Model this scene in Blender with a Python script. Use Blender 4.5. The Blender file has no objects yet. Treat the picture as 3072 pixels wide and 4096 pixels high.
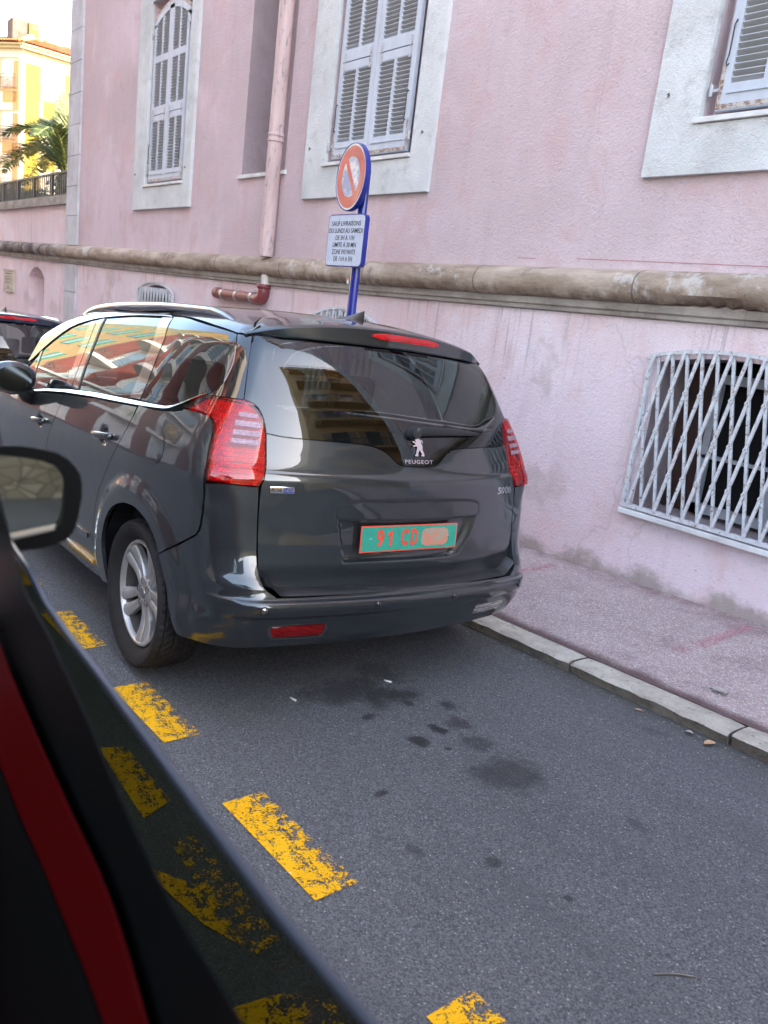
import bpy, bmesh, math, random
import numpy as np
from mathutils import Vector, Matrix
from mathutils.geometry import delaunay_2d_cdt
random.seed(7)
PI=math.pi
S=bpy.context.scene
COL=S.collection
# ---------------------------------------------------------------- camera
F_PX,YAW,PITCH,ROLL,SL,HC=3208.16,-0.871315,0.233482,0.124936,0.0411504,1.4881968
def cam_axes():
    f=Vector((math.sin(YAW)*math.cos(PITCH),math.cos(YAW)*math.cos(PITCH),-math.sin(PITCH)))
    r=Vector((math.cos(YAW),-math.sin(YAW),0)); u=r.cross(f)
    r2=math.cos(ROLL)*r+math.sin(ROLL)*u; u2=-math.sin(ROLL)*r+math.cos(ROLL)*u
    return r2,u2,f
r_,u_,f_=cam_axes()
cd=bpy.data.cameras.new('camera'); cam=bpy.data.objects.new('camera',cd); COL.objects.link(cam)
cam.matrix_world=Matrix(((r_.x,u_.x,-f_.x,0),(r_.y,u_.y,-f_.y,0),(r_.z,u_.z,-f_.z,HC),(0,0,0,1)))
cd.sensor_fit='VERTICAL'; cd.sensor_height=36; cd.lens=F_PX/4096*36
cd.clip_start=.02; cd.clip_end=3000
cd.dof.use_dof=True; cd.dof.focus_distance=3.6; cd.dof.aperture_fstop=5.2
S.camera=cam
S.render.resolution_x=768; S.render.resolution_y=1024
# ---------------------------------------------------------------- world, sun, exposure
SUN_AZ=math.atan2(.80,.60); SUN_EL=math.radians(33)      # azimuth clockwise from +Y
w=bpy.data.worlds.new('World'); S.world=w; w.use_nodes=True
nt=w.node_tree; nt.nodes.clear()
sky=nt.nodes.new('ShaderNodeTexSky'); sky.sky_type='NISHITA'; sky.sun_disc=False
sky.sun_elevation=SUN_EL; sky.sun_rotation=SUN_AZ; sky.air_density=1.0; sky.dust_density=2.6; sky.ozone_density=1.0
bg=nt.nodes.new('ShaderNodeBackground'); bg.inputs[1].default_value=.15
wo=nt.nodes.new('ShaderNodeOutputWorld')
nt.links.new(sky.outputs[0],bg.inputs[0]); nt.links.new(bg.outputs[0],wo.inputs[0])
sd=bpy.data.lights.new('sun','SUN'); sd.energy=2.0; sd.angle=math.radians(.5); sd.color=(1,.86,.66)
sun=bpy.data.objects.new('sun',sd); COL.objects.link(sun)
sdir=Vector((math.sin(SUN_AZ)*math.cos(SUN_EL),math.cos(SUN_AZ)*math.cos(SUN_EL),math.sin(SUN_EL)))
sun.rotation_euler=(-sdir).to_track_quat('-Z','Y').to_euler(); sun.location=sdir*60
vs=S.view_settings; vs.view_transform='Standard'; vs.look='None'; vs.gamma=1; vs.exposure=3.5
vs.use_white_balance=True; vs.white_balance_temperature=7700; vs.white_balance_tint=10
# ---------------------------------------------------------------- helpers
def link(o,parent=None):
    COL.objects.link(o)
    if parent is not None: o.parent=parent
    return o
def empty(name,loc=(0,0,0),label=None,cat=None,group=None):
    o=bpy.data.objects.new(name,None); o.location=loc; o.empty_display_size=.2; link(o); return tag(o,label,cat,group)
def tag(o,label=None,cat=None,group=None,kind=None):
    if label:o['label']=label
    if cat:o['category']=cat
    if group:o['group']=group
    if kind:o['kind']=kind
    return o
def mesh(name,V,Fc,mat,parent=None,smooth=False,norms=None,loc=None):
    me=bpy.data.meshes.new(name); me.from_pydata([tuple(v) for v in V],[],[tuple(f) for f in Fc]); me.update()
    if mat: me.materials.append(mat)
    if smooth or norms is not None:
        me.polygons.foreach_set('use_smooth',[True]*len(me.polygons))
    if norms is not None: me.normals_split_custom_set_from_vertices([tuple(n) for n in norms])
    o=bpy.data.objects.new(name,me); link(o,parent)
    if loc: o.location=loc
    return o
class MB:
    def __init__(s): s.v=[];s.f=[]
    def add(s,V,Fc,M=None):
        b=len(s.v)
        if M is not None: V=[M@Vector(v) for v in V]
        s.v+= [tuple(v) for v in V]; s.f+=[tuple(i+b for i in f) for f in Fc]; return s
    def box(s,x0,x1,y0,y1,z0,z1,M=None):
        V=[(x,y,z) for x in (x0,x1) for y in (y0,y1) for z in (z0,z1)]
        return s.add(V,[(0,1,3,2),(4,6,7,5),(0,4,5,1),(2,3,7,6),(0,2,6,4),(1,5,7,3)],M)
    def bevbox(s,x0,x1,y0,y1,z0,z1,b=.005,M=None):
        bm=bmesh.new(); 
        V=[bm.verts.new((x,y,z)) for x in (x0,x1) for y in (y0,y1) for z in (z0,z1)]
        for f in [(0,1,3,2),(4,6,7,5),(0,4,5,1),(2,3,7,6),(0,2,6,4),(1,5,7,3)]: bm.faces.new([V[i] for i in f])
        bmesh.ops.bevel(bm,geom=bm.edges[:],offset=b,segments=2,affect='EDGES',profile=.6)
        bm.verts.index_update(); s.add([v.co.copy() for v in bm.verts],[[v.index for v in f.verts] for f in bm.faces],M); bm.free(); return s
    def tube(s,P,r,n=10,cap=True,M=None,up=None):
        P=[Vector(p) for p in P]; rr=r if isinstance(r,(list,tuple)) else [r]*len(P); V=[];Fc=[]
        pn=None
        for i,p in enumerate(P):
            t=(P[min(i+1,len(P)-1)]-P[max(i-1,0)]).normalized()
            if pn is None:
                a=Vector(up) if up else (Vector((0,0,1)) if abs(t.z)<.9 else Vector((1,0,0)))
                pn=(a-t*a.dot(t)).normalized()
            else: pn=(pn-t*pn.dot(t)).normalized()
            b=t.cross(pn); ri=rr[i]; ra,rb=(ri if isinstance(ri,(list,tuple)) else (ri,ri))
            for k in range(n):
                an=2*PI*k/n; V.append(p+pn*(ra*math.cos(an))+b*(rb*math.sin(an)))
        for i in range(len(P)-1):
            for k in range(n): Fc.append((i*n+k,i*n+(k+1)%n,(i+1)*n+(k+1)%n,(i+1)*n+k))
        if cap: Fc.append(tuple(range(n-1,-1,-1))); Fc.append(tuple((len(P)-1)*n+k for k in range(n)))
        return s.add(V,Fc,M)
    def lathe(s,prof,n=32,M=None,closed=False):   # prof: (r, h) about local Z
        V=[];Fc=[]
        for (r,h) in prof:
            for k in range(n): V.append((r*math.cos(2*PI*k/n),r*math.sin(2*PI*k/n),h))
        m=len(prof)
        for i in range(m-1 if not closed else m):
            j=(i+1)%m
            for k in range(n): Fc.append((i*n+k,i*n+(k+1)%n,j*n+(k+1)%n,j*n+k))
        return s.add(V,Fc,M)
    def prism(s,poly,y0,y1,M=None,holes=()):   # poly in (x,z), between y0 (front, -Y) and y1
        tris,pts=tri2d(poly,holes); n=len(pts)
        V=[(p[0],y0,p[1]) for p in pts]+[(p[0],y1,p[1]) for p in pts]
        Fc=[tuple(t) for t in tris]+[tuple(i+n for i in reversed(t)) for t in tris]
        for loop in [poly]+list(holes):
            b=len(V); m=len(loop)
            V+=[(p[0],y0,p[1]) for p in loop]+[(p[0],y1,p[1]) for p in loop]
            Fc+=[(b+i,b+(i+1)%m,b+m+(i+1)%m,b+m+i) for i in range(m)]
        return s.add(V,Fc,M)
    def build(s,name,mat,parent=None,smooth=False,auto=None,loc=None,fixn=True):
        o=mesh(name,s.v,s.f,mat,parent,loc=loc)
        bm=bmesh.new(); bm.from_mesh(o.data)
        if fixn: bmesh.ops.recalc_face_normals(bm,faces=bm.faces[:])
        if smooth or auto is not None:
            an=auto if auto is not None else PI
            for f in bm.faces: f.smooth=True
            for e in bm.edges:
                if len(e.link_faces)!=2 or e.calc_face_angle(0)>an: e.smooth=False
        bm.to_mesh(o.data); bm.free(); return o
def tri2d(poly,holes=()):
    pts=[];edges=[]
    for loop in [poly]+list(holes):
        b=len(pts); m=len(loop); pts+=[Vector((p[0],p[1])) for p in loop]; edges+=[(b+i,b+(i+1)%m) for i in range(m)]
    r=delaunay_2d_cdt(pts,edges,[],0,1e-7)
    vo,_,fo=r[0],r[1],r[2]
    out=[]
    for f in fo:
        c=sum((vo[i] for i in f),Vector((0,0)))/len(f)
        if inside(c,poly) and not any(inside(c,h) for h in holes): out.append(tuple(f))
    return out,[(v.x,v.y) for v in vo]
def inside(p,poly):
    c=False;n=len(poly);j=n-1
    for i in range(n):
        xi,yi=poly[i][0],poly[i][1];xj,yj=poly[j][0],poly[j][1]
        if (yi>p[1])!=(yj>p[1]) and p[0]<(xj-xi)*(p[1]-yi)/(yj-yi)+xi: c=not c
        j=i
    return c
def arc(cx,cz,rx,rz,a0,a1,n): return [(cx+rx*math.cos(a0+(a1-a0)*i/n),cz+rz*math.sin(a0+(a1-a0)*i/n)) for i in range(n+1)]
def text(name,body,size,mat,parent,M,ext=.001,sx=1.,bold=0.,align='CENTER',sub=3,fit=None,gap=1.):
    c=bpy.data.curves.new(name,'FONT'); c.body=body; c.size=size; c.align_x=align; c.align_y='CENTER'; c.extrude=ext; c.offset=bold; c.space_character=gap; c.resolution_u=sub
    o=bpy.data.objects.new(name,c); COL.objects.link(o)
    dg=bpy.context.evaluated_depsgraph_get(); me=bpy.data.meshes.new_from_object(o.evaluated_get(dg)); bpy.data.objects.remove(o)
    me.name=name; me.materials.clear(); me.materials.append(mat)
    if fit:
        xs=[v.co.x for v in me.vertices]; sx=fit/(max(xs)-min(xs)); me.transform(Matrix.Translation((-(max(xs)+min(xs))/2,0,0)))
    me.transform(M@Matrix.Diagonal((sx,1,1,1)))
    o=bpy.data.objects.new(name,me); return link(o,parent)
def frame(o,x,y,z=None):   # matrix from origin and local x,y axes
    x=Vector(x).normalized(); y=Vector(y); y=(y-x*y.dot(x)).normalized(); z=x.cross(y)
    return Matrix(((x.x,y.x,z.x,o[0]),(x.y,y.y,z.y,o[1]),(x.z,y.z,z.z,o[2]),(0,0,0,1)))
# ---------------------------------------------------------------- materials
class N:
    def __init__(s,name):
        s.m=bpy.data.materials.new(name); s.m.use_nodes=True; s.t=s.m.node_tree; s.t.nodes.clear()
        s.out=s.n('OutputMaterial')
    def n(s,k,**kw):
        nd=s.t.nodes.new('ShaderNode'+k)
        for a,b in kw.items(): setattr(nd,a,b)
        return nd
    def l(s,a,b): s.t.links.new(a,b)
    def put(s,sock,v):
        if v is None: return
        if hasattr(v,'is_output') or isinstance(v,bpy.types.NodeSocket): s.l(v,sock)
        elif isinstance(v,(tuple,list)) and len(v)==3 and sock.type=='RGBA': sock.default_value=(*v,1)
        else: sock.default_value=v
    def co(s,kind='Object',scale=(1,1,1),loc=(0,0,0),rot=(0,0,0)):
        c=s.n('TexCoord'); m=s.n('Mapping'); m.inputs['Scale'].default_value=scale; m.inputs['Location'].default_value=loc; m.inputs['Rotation'].default_value=rot
        s.l(c.outputs[kind],m.inputs[0]); return m.outputs[0]
    def noise(s,co,scale=5,detail=4,rough=.55,dist=0): 
        n=s.n('TexNoise'); s.l(co,n.inputs['Vector']); n.inputs['Scale'].default_value=scale; n.inputs['Detail'].default_value=detail; n.inputs['Roughness'].default_value=rough; n.inputs['Distortion'].default_value=dist; return n.outputs['Fac']
    def vor(s,co,scale=5,feature='F1',out='Distance',rnd=1):
        n=s.n('TexVoronoi',feature=feature); s.l(co,n.inputs['Vector']); n.inputs['Scale'].default_value=scale; n.inputs['Randomness'].default_value=rnd; return n.outputs[out]
    def ramp(s,fac,a,b,c0=(0,0,0),c1=(1,1,1)):
        r=s.n('ValToRGB'); e=r.color_ramp.elements; e[0].position=a; e[1].position=b; e[0].color=(*c0,1); e[1].color=(*c1,1); s.l(fac,r.inputs[0]); return r.outputs[0]
    def mr(s,v,a,b,c=0.,d=1.,smooth=False):
        r=s.n('MapRange'); r.interpolation_type='SMOOTHSTEP' if smooth else 'LINEAR'; s.put(r.inputs[0],v)
        for i,x in enumerate((a,b,c,d)): r.inputs[1+i].default_value=x
        return r.outputs[0]
    def mix(s,f,a,b,mode='MIX'):
        m=s.n('Mix',data_type='RGBA',blend_type=mode); s.put(m.inputs[0],f); s.put(m.inputs[6],a); s.put(m.inputs[7],b); return m.outputs[2]
    def mixv(s,co,k):
        t=s.n('TexNoise'); s.l(co,t.inputs['Vector']); t.inputs['Scale'].default_value=3; t.inputs['Detail'].default_value=5
        m=s.n('VectorMath',operation='MULTIPLY_ADD'); s.l(t.outputs['Color'],m.inputs[0]); m.inputs[1].default_value=(k*3,k*3,k*3); s.l(co,m.inputs[2]); return m.outputs[0]
    def math(s,op,a,b=None):
        m=s.n('Math',operation=op); s.put(m.inputs[0],a); s.put(m.inputs[1],b); return m.outputs[0]
    def sep(s,co): x=s.n('SeparateXYZ'); s.l(co,x.inputs[0]); return x.outputs
    def bump(s,h,strength=.3,dist=.01,normal=None):
        b=s.n('Bump'); b.inputs['Strength'].default_value=strength; b.inputs['Distance'].default_value=dist; s.l(h,b.inputs['Height'])
        if normal: s.l(normal,b.inputs['Normal'])
        return b.outputs[0]
    def bsdf(s,base=(.5,.5,.5),rough=.5,metal=0.,normal=None,coat=0.,coatr=.03,spec=.5,alpha=None,trans=0.,emis=None,sheen=0.):
        p=s.n('BsdfPrincipled'); s.put(p.inputs['Base Color'],base); s.put(p.inputs['Roughness'],rough); s.put(p.inputs['Metallic'],metal)
        s.put(p.inputs['Coat Weight'],coat); p.inputs['Coat Roughness'].default_value=coatr; p.inputs['Specular IOR Level'].default_value=spec
        if normal is not None: s.l(normal,p.inputs['Normal'])
        if alpha is not None: s.put(p.inputs['Alpha'],alpha)
        p.inputs['Transmission Weight'].default_value=trans
        s.l(p.outputs[0],s.out.inputs[0]); s.p=p; return s.m
def simple(name,base,rough=.5,metal=0.,coat=0.,spec=.5,var=.0,vs=8,bump=0.,bs=60):
    n=N(name); b=base; nm=None
    if var or bump: c=n.co()
    if var: b=n.mix(n.mr(n.noise(c,vs,5),.3,.7),tuple(x*(1-var) for x in base),tuple(min(1,x*(1+var)) for x in base))
    if bump: nm=n.bump(n.noise(c,bs,3),bump,.004)
    return n.bsdf(b,rough,metal,nm,coat,.03,spec)
def m_stucco(name,c0,c1,c2,lower=False,dirt=(.20,.17,.16)):
    n=N(name); c=n.co(); z=n.sep(c)[2]; x=n.sep(c)[0]
    big=n.noise(c,.55,5,.6); mid=n.noise(c,2.2,6,.62,.4); fine=n.noise(c,95,3,.6)
    col=n.mix(n.mr(big,.36,.64,smooth=True),c0,c1)
    col=n.mix(n.math('MULTIPLY',n.mr(mid,.48,.66,smooth=True),.75),col,c2)
    st=n.noise(n.co(scale=(3.2,3.2,.22)),2.6,5,.6)          # long vertical weather streaks
    col=n.mix(n.math('MULTIPLY',n.mr(st,.50,.74,smooth=True),.22),col,tuple(a*.74 for a in c0))
    pale=n.noise(n.co(loc=(9,3,4),scale=(1,1,.7)),1.3,4,.55)
    col=n.mix(n.math('MULTIPLY',n.mr(pale,.55,.72,smooth=True),.45),col,tuple(min(.9,a*1.22) for a in c1))
    sp=n.noise(c,38,4,.75)
    col=n.mix(n.math('MULTIPLY',n.mr(sp,.56,.74),.55),col,tuple(a*.66 for a in c0))
    if lower:
        dr=n.noise(n.co(scale=(9,9,.35)),3.2,3,.7)
        cl=n.mr(n.noise(n.co(loc=(8,2,0),scale=(1,1,0)),.9,4,.6),.46,.62)
        m=n.math('MULTIPLY',n.math('MULTIPLY',n.mr(dr,.54,.68),cl),n.mr(z,.95,1.72,0,.8,True))
        col=n.mix(m,col,dirt)
        st2=n.noise(n.co(loc=(2,5,1)),1.1,6,.7)
        col=n.mix(n.math('MULTIPLY',n.mr(st2,.57,.66,smooth=True),.38),col,(.40,.33,.30))
        base=n.math('ADD',z,n.math('MULTIPLY',n.noise(c,2.4,5,.7),-.55))
        zz=n.math('SUBTRACT',base,n.math('MULTIPLY',x,SL))
        col=n.mix(n.mr(zz,-.17,-.05,.75,0,True),col,(.30,.25,.21))
        chip=n.noise(n.co(loc=(5,5,5)),7,5,.7)
        col=n.mix(n.math('MULTIPLY',n.mr(chip,.68,.71),n.mr(zz,.05,.35,.8,.1)),col,(.33,.27,.24))
        vd=n.vor(n.co(loc=(1,2,3)),3.3)
        col=n.mix(n.math('MULTIPLY',n.mr(vd,.016,.03,1,0),.8),col,(.06,.05,.07))
    ck=n.vor(n.mixv(c,.12),.55,feature='DISTANCE_TO_EDGE'); cm=n.math('MULTIPLY',n.mr(ck,.0,.0045,1,0),n.mr(n.noise(n.co(loc=(6,6,6)),.8,2),.52,.60))
    col=n.mix(n.math('MULTIPLY',cm,.22),col,(.26,.18,.18))
    pit=n.noise(n.co(loc=(2,2,2)),120,2,.6)
    col=n.mix(n.math('MULTIPLY',n.mr(pit,.60,.72),.35),col,tuple(a*.5 for a in c0))
    h=n.math('ADD',n.math('MULTIPLY',fine,.8),n.math('MULTIPLY',n.noise(c,40,4,.7),1.2))
    return n.bsdf(col,.93,0,n.bump(h,.65,.012),spec=.2)
PINK=m_stucco('pink_stucco',(.56,.435,.455),(.66,.53,.565),(.60,.425,.435))
PINKLOW=m_stucco('pink_stucco_low',(.72,.565,.585),(.80,.67,.715),(.74,.535,.545),True)
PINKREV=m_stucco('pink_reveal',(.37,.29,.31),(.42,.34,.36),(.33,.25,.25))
def m_plaster():
    n=N('grey_plaster'); c=n.co()
    col=n.mix(n.mr(n.noise(c,1.6,6,.65),.35,.65),(.54,.548,.55),(.70,.712,.72))
    col=n.mix(n.math('MULTIPLY',n.mr(n.noise(c,5,7,.75),.55,.70),.6),col,(.40,.40,.40))
    col=n.mix(n.math('MULTIPLY',n.mr(n.noise(c,60,4,.7),.57,.72),.45),col,(.36,.36,.36))
    h=n.math('ADD',n.noise(c,110,3),n.noise(c,40,4,.7))
    return n.bsdf(col,.92,0,n.bump(h,.6,.012),spec=.2)
PLASTER=m_plaster()
def m_quoin():
    n=N('quoin_stone'); c=n.co()
    col=n.mix(n.mr(n.noise(c,2.2,5,.6),.35,.65),(.44,.42,.44),(.58,.57,.59))
    col=n.mix(n.math('MULTIPLY',n.mr(n.noise(n.co(scale=(4,4,.6)),3,4),.55,.7),.5),col,(.33,.31,.31))
    return n.bsdf(col,.9,0,n.bump(n.noise(c,60,4),.3,.008),spec=.2)
QUOIN=m_quoin()
def m_cornice():
    n=N('cornice_stone'); c=n.co(); s=n.sep(c)
    col=n.mix(n.mr(n.noise(n.co(scale=(.8,2,3)),2.6,6,.65),.35,.66),(.26,.19,.14),(.52,.42,.34))
    col=n.mix(n.math('MULTIPLY',n.mr(n.noise(n.co(loc=(4,1,0)),2.4,7,.75),.54,.64,smooth=True),.7),col,(.60,.56,.53))
    col=n.mix(n.math('MULTIPLY',n.mr(n.noise(c,4.5,7,.8),.58,.68),.6),col,(.13,.10,.085))
    jm=n.math('PINGPONG',n.math('ADD',s[0],.31),.735); col=n.mix(n.mr(jm,.004,.010,.75,0),col,(.12,.10,.08))
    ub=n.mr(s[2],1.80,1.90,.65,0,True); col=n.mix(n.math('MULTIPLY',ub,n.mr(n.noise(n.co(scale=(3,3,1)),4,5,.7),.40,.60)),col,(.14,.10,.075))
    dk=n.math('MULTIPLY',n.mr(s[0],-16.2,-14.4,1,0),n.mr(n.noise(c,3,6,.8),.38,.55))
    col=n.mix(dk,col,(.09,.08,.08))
    h=n.math('ADD',n.noise(c,60,4,.7),n.math('MULTIPLY',n.noise(c,9,5,.7),1.5))
    return n.bsdf(col,.9,0,n.bump(h,.7,.015),spec=.2)
CORN=m_cornice()
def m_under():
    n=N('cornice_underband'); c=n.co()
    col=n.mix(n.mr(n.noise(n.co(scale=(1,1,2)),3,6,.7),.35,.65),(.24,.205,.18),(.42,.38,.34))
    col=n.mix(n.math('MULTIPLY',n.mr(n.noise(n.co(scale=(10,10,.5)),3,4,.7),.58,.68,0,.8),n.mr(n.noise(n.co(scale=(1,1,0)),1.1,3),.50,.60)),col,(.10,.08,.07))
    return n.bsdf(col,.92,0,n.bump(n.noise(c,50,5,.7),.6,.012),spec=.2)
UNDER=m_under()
def m_shutter(name,base,wear=.5):
    n=N(name); c=n.co()
    col=n.mix(n.mr(n.noise(n.co(scale=(6,6,1)),2,5,.6),.35,.7),base,tuple(a*.86 for a in base))
    col=n.mix(n.math('MULTIPLY',n.mr(n.noise(c,16,6,.8),.62,.69),wear),col,(.20,.15,.12))
    return n.bsdf(col,.55,0,n.bump(n.noise(n.co(scale=(40,40,4)),3,3),.15,.003),spec=.35)
SHUT=m_shutter('shutter_paint',(.54,.585,.665),.3)
SLAT=m_shutter('shutter_slats',(.47,.48,.50),.45)
def m_metal_paint(name,base,rust=.6,th=.60):
    n=N(name); c=n.co()
    col=n.mix(n.mr(n.noise(c,20,4),.35,.7),base,tuple(a*.8 for a in base))
    col=n.mix(n.math('MULTIPLY',n.mr(n.noise(c,30,7,.8),th,th+.05),rust),col,(.20,.10,.05))
    return n.bsdf(col,.6,0,n.bump(n.noise(c,90,4,.7),.35,.003),spec=.4)
GRILLE=m_metal_paint('white_grille_paint',(.62,.63,.66),.9,.555)
STRAP=m_metal_paint('hinge_paint',(.52,.54,.57),.9,.54)
RUST=m_metal_paint('rusty_strip',(.55,.50,.48),.9,.50)
IRON=simple('dark_iron',(.03,.03,.035),.5)
def m_marble():
    n=N('marble_sill'); c=n.co()
    return n.bsdf(n.mix(n.mr(n.noise(c,6,5),.4,.7),(.70,.70,.69),(.50,.50,.50)),.45,0,None)
MARBLE=m_marble()
def m_pipe():
    n=N('pipe_paint'); c=n.co()
    col=n.mix(n.mr(n.noise(n.co(scale=(8,8,.8)),2,5,.6),.35,.65),(.47,.33,.325),(.60,.44,.43))
    col=n.mix(n.mr(n.noise(n.co(scale=(10,10,2.2)),3.2,6,.75),.585,.61,0,.9),col,(.20,.19,.19))
    return n.bsdf(col,.6,0,n.bump(n.noise(c,30,3),.2,.004))
PIPE=m_pipe()
PVC=simple('red_plastic_pipe',(.22,.045,.05),.38,var=.15,vs=6)
BRP=simple('brown_plastic_pipe',(.25,.09,.07),.45,var=.2,vs=5)
GALV=simple('galvanised_clip',(.5,.5,.52),.35,1.)
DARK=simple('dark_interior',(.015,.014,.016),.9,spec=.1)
def m_asphalt():
    n=N('road_asphalt'); c=n.co(); 
    big=n.noise(c,.7,5,.6); 
    col=n.mix(n.mr(big,.35,.65),(.110,.113,.120),(.145,.148,.156))
    cell=n.vor(c,215,out='Color'); cs=n.n('SeparateColor'); n.l(cell,cs.inputs[0])
    col=n.mix(n.mr(cs.outputs[0],.0,1.,.0,.9),tuple([.030,.031,.034]),n.mix(.5,col,(.265,.27,.28)))
    col=n.mix(.30,col,n.mix(n.mr(big,.35,.65),(.105,.108,.115),(.145,.148,.156)))
    tr=n.noise(n.co(loc=(2,9,0),scale=(.35,1.6,1)),1.4,5,.6)
    col=n.mix(n.math('MULTIPLY',n.mr(tr,.50,.66,smooth=True),.35),col,(.07,.072,.078))
    gut=n.math('ADD',n.sep(c)[1],n.math('MULTIPLY',n.noise(c,5,5,.7),.22))
    col=n.mix(n.mr(gut,3.10,3.28,0,.7,True),col,(.075,.070,.064))
    # pale aggregate
    v2=n.vor(n.co(loc=(3,1,0)),85); c2=n.vor(n.co(loc=(3,1,0)),85,out='Color'); s2=n.n('SeparateColor'); n.l(c2,s2.inputs[0])
    m=n.math('MULTIPLY',n.mr(v2,.20,.30,1,0),n.mr(s2.outputs[1],.72,.76))
    col=n.mix(n.math('MULTIPLY',m,.6),col,(.36,.355,.35))
    v3=n.vor(n.co(loc=(7,4,0)),36); c3=n.vor(n.co(loc=(7,4,0)),36,out='Color'); s3=n.n('SeparateColor'); n.l(c3,s3.inputs[0])
    col=n.mix(n.math('MULTIPLY',n.mr(v3,.10,.16,1,0),n.mr(s3.outputs[0],.90,.92)),col,(.34,.33,.31))
    # oil stains
    wob=n.noise(c,9,4,.7); wob2=n.noise(n.co(loc=(4,4,0)),26,4,.7)
    stm=None
    for (x,y,rx,ry,s) in STAINS:
        vm=n.n('VectorMath',operation='MULTIPLY_ADD'); n.l(c,vm.inputs[0]); vm.inputs[1].default_value=(1/rx,1/ry,0); vm.inputs[2].default_value=(-x/rx,-y/ry,0)
        ln=n.n('VectorMath',operation='LENGTH'); n.l(vm.outputs[0],ln.inputs[0])
        d=n.math('ADD',ln.outputs[1],n.math('MULTIPLY',n.math('ADD',wob,n.math('MULTIPLY',wob2,.6)),1.5))
        k=n.mr(d,1.45,2.0 if s<.8 else 1.75,s,0,True)
        stm=k if stm is None else n.math('MAXIMUM',stm,k)
    col=n.mix(stm,col,(.018,.017,.018))
    h=n.math('ADD',n.vor(c,120),n.math('MULTIPLY',n.noise(c,220,2),.7))
    return n.bsdf(col,n.mr(stm,0,1,.82,.6),0,n.bump(h,.8,.006),spec=.35)
STAINS=[(-2.02,2.01,.10,.08,.85),(-2.05,2.15,.09,.06,.85),(-1.92,2.075,.05,.05,.8),(-2.07,2.26,.12,.09,.6),(-1.90,2.20,.12,.10,.55),(-1.66,2.16,.20,.26,.62),(-1.80,1.66,.04,.05,.8),(-1.10,1.79,.04,.03,.8),
 (-2.40,2.15,.16,.26,.75),(-2.52,2.05,.20,.35,.6),(-2.28,1.98,.05,.09,.8),(-2.30,2.20,.07,.05,.8),(-1.33,1.72,.04,.04,.7),(-1.60,2.98,.12,.06,.45),(-2.2,2.35,.08,.06,.7),(-2.62,2.3,.2,.2,.5),(-1.5,1.55,.06,.03,.5),(-1.2,2.3,.1,.05,.45)]
ASPH=m_asphalt()
def m_yellow():
    n=N('yellow_road_paint'); c=n.co(); s=n.sep(c)
    col=n.mix(n.mr(n.noise(c,5,4),.35,.7),(.86,.42,.008),(.95,.50,.015))
    th=n.mr(s[1],0.05,.15,.632,.540)          # the kerb side of each dash is worn thinner
    k=n.noise(c,120,5,.75,.3); k2=n.noise(c,26,5,.7)
    a=n.math('LESS_THAN',n.math('ADD',n.math('MULTIPLY',k,.62),n.math('MULTIPLY',k2,.55)),th)
    col=n.mix(n.math('MULTIPLY',n.mr(n.noise(c,14,4,.7),.60,.66),n.mr(s[1],0,.035,1,0)),col,(.75,.72,.66))
    return n.bsdf(col,.75,0,n.bump(n.vor(c,120),.6,.005),alpha=a,spec=.3)
YEL=m_yellow()
def m_walk():
    n=N('pavement_asphalt'); c=n.co(); s=n.sep(c)
    col=n.mix(n.mr(n.noise(c,1.1,5,.6),.35,.65),(.39,.295,.28),(.50,.395,.375))
    cell=n.vor(c,150,out='Color'); cs=n.n('SeparateColor'); n.l(cell,cs.inputs[0])
    col=n.mix(n.mr(cs.outputs[0],0,1,0,.60),col,(.15,.115,.12))
    col=n.mix(n.math('MULTIPLY',n.mr(cs.outputs[1],.82,.9),.7),col,(.62,.58,.58))
    col=n.mix(n.math('MULTIPLY',n.mr(n.noise(c,3.2,5,.7),.52,.66),.35),col,(.15,.10,.105))
    gm=n.vor(n.co(loc=(2,7,0)),3.1); col=n.mix(n.math('MULTIPLY',n.mr(gm,.035,.05,1,0),.6),col,(.10,.08,.08))
    # dark reddish tar line along the kerb
    edge=n.math('ADD',s[1],n.math('MULTIPLY',n.noise(c,6,4),.10))
    col=n.mix(n.mr(edge,3.375,3.46,.85,0,True),col,(.085,.04,.042))
    col=n.mix(n.math('MULTIPLY',n.mr(s[1],4.45,4.68,0,.7,True),n.mr(n.noise(c,5,5,.7),.35,.6)),col,(.20,.12,.125))
    return n.bsdf(col,.88,0,n.bump(n.math('ADD',n.vor(c,120),n.noise(c,200,2)),.7,.005),spec=.25)
WALK=m_walk()
def m_kerb():
    n=N('kerb_stone'); c=n.co(); s=n.sep(c)
    col=n.mix(n.mr(n.noise(c,6,7,.7),.35,.65),(.45,.39,.32),(.70,.64,.55))
    col=n.mix(n.mr(n.noise(c,22,6,.8),.56,.63,0,.75),col,(.62,.60,.58))
    col=n.mix(n.mr(n.noise(n.co(loc=(3,2,2)),11,7,.8),.60,.66,0,.8),col,(.12,.10,.085))
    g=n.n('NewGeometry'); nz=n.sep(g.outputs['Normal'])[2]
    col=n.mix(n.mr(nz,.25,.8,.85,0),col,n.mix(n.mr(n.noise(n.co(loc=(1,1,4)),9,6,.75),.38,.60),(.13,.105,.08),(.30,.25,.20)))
    col=n.mix(n.mr(n.noise(n.co(loc=(8,2,2)),30,4,.8),.60,.68,0,.8),col,(.09,.08,.07))
    h=n.math('ADD',n.noise(c,30,6,.8),n.math('MULTIPLY',n.noise(c,120,3),.4))
    return n.bsdf(col,.75,0,n.bump(h,1.,.018),spec=.3)
KERB=m_kerb()
def m_pinkpaint():
    n=N('pink_spray_paint'); c=n.co()
    a=n.mr(n.noise(c,30,6,.8),.40,.58,.48,0)
    return n.bsdf((.62,.18,.24),.8,0,None,alpha=a,spec=.3)
SPRAY=m_pinkpaint()
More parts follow.
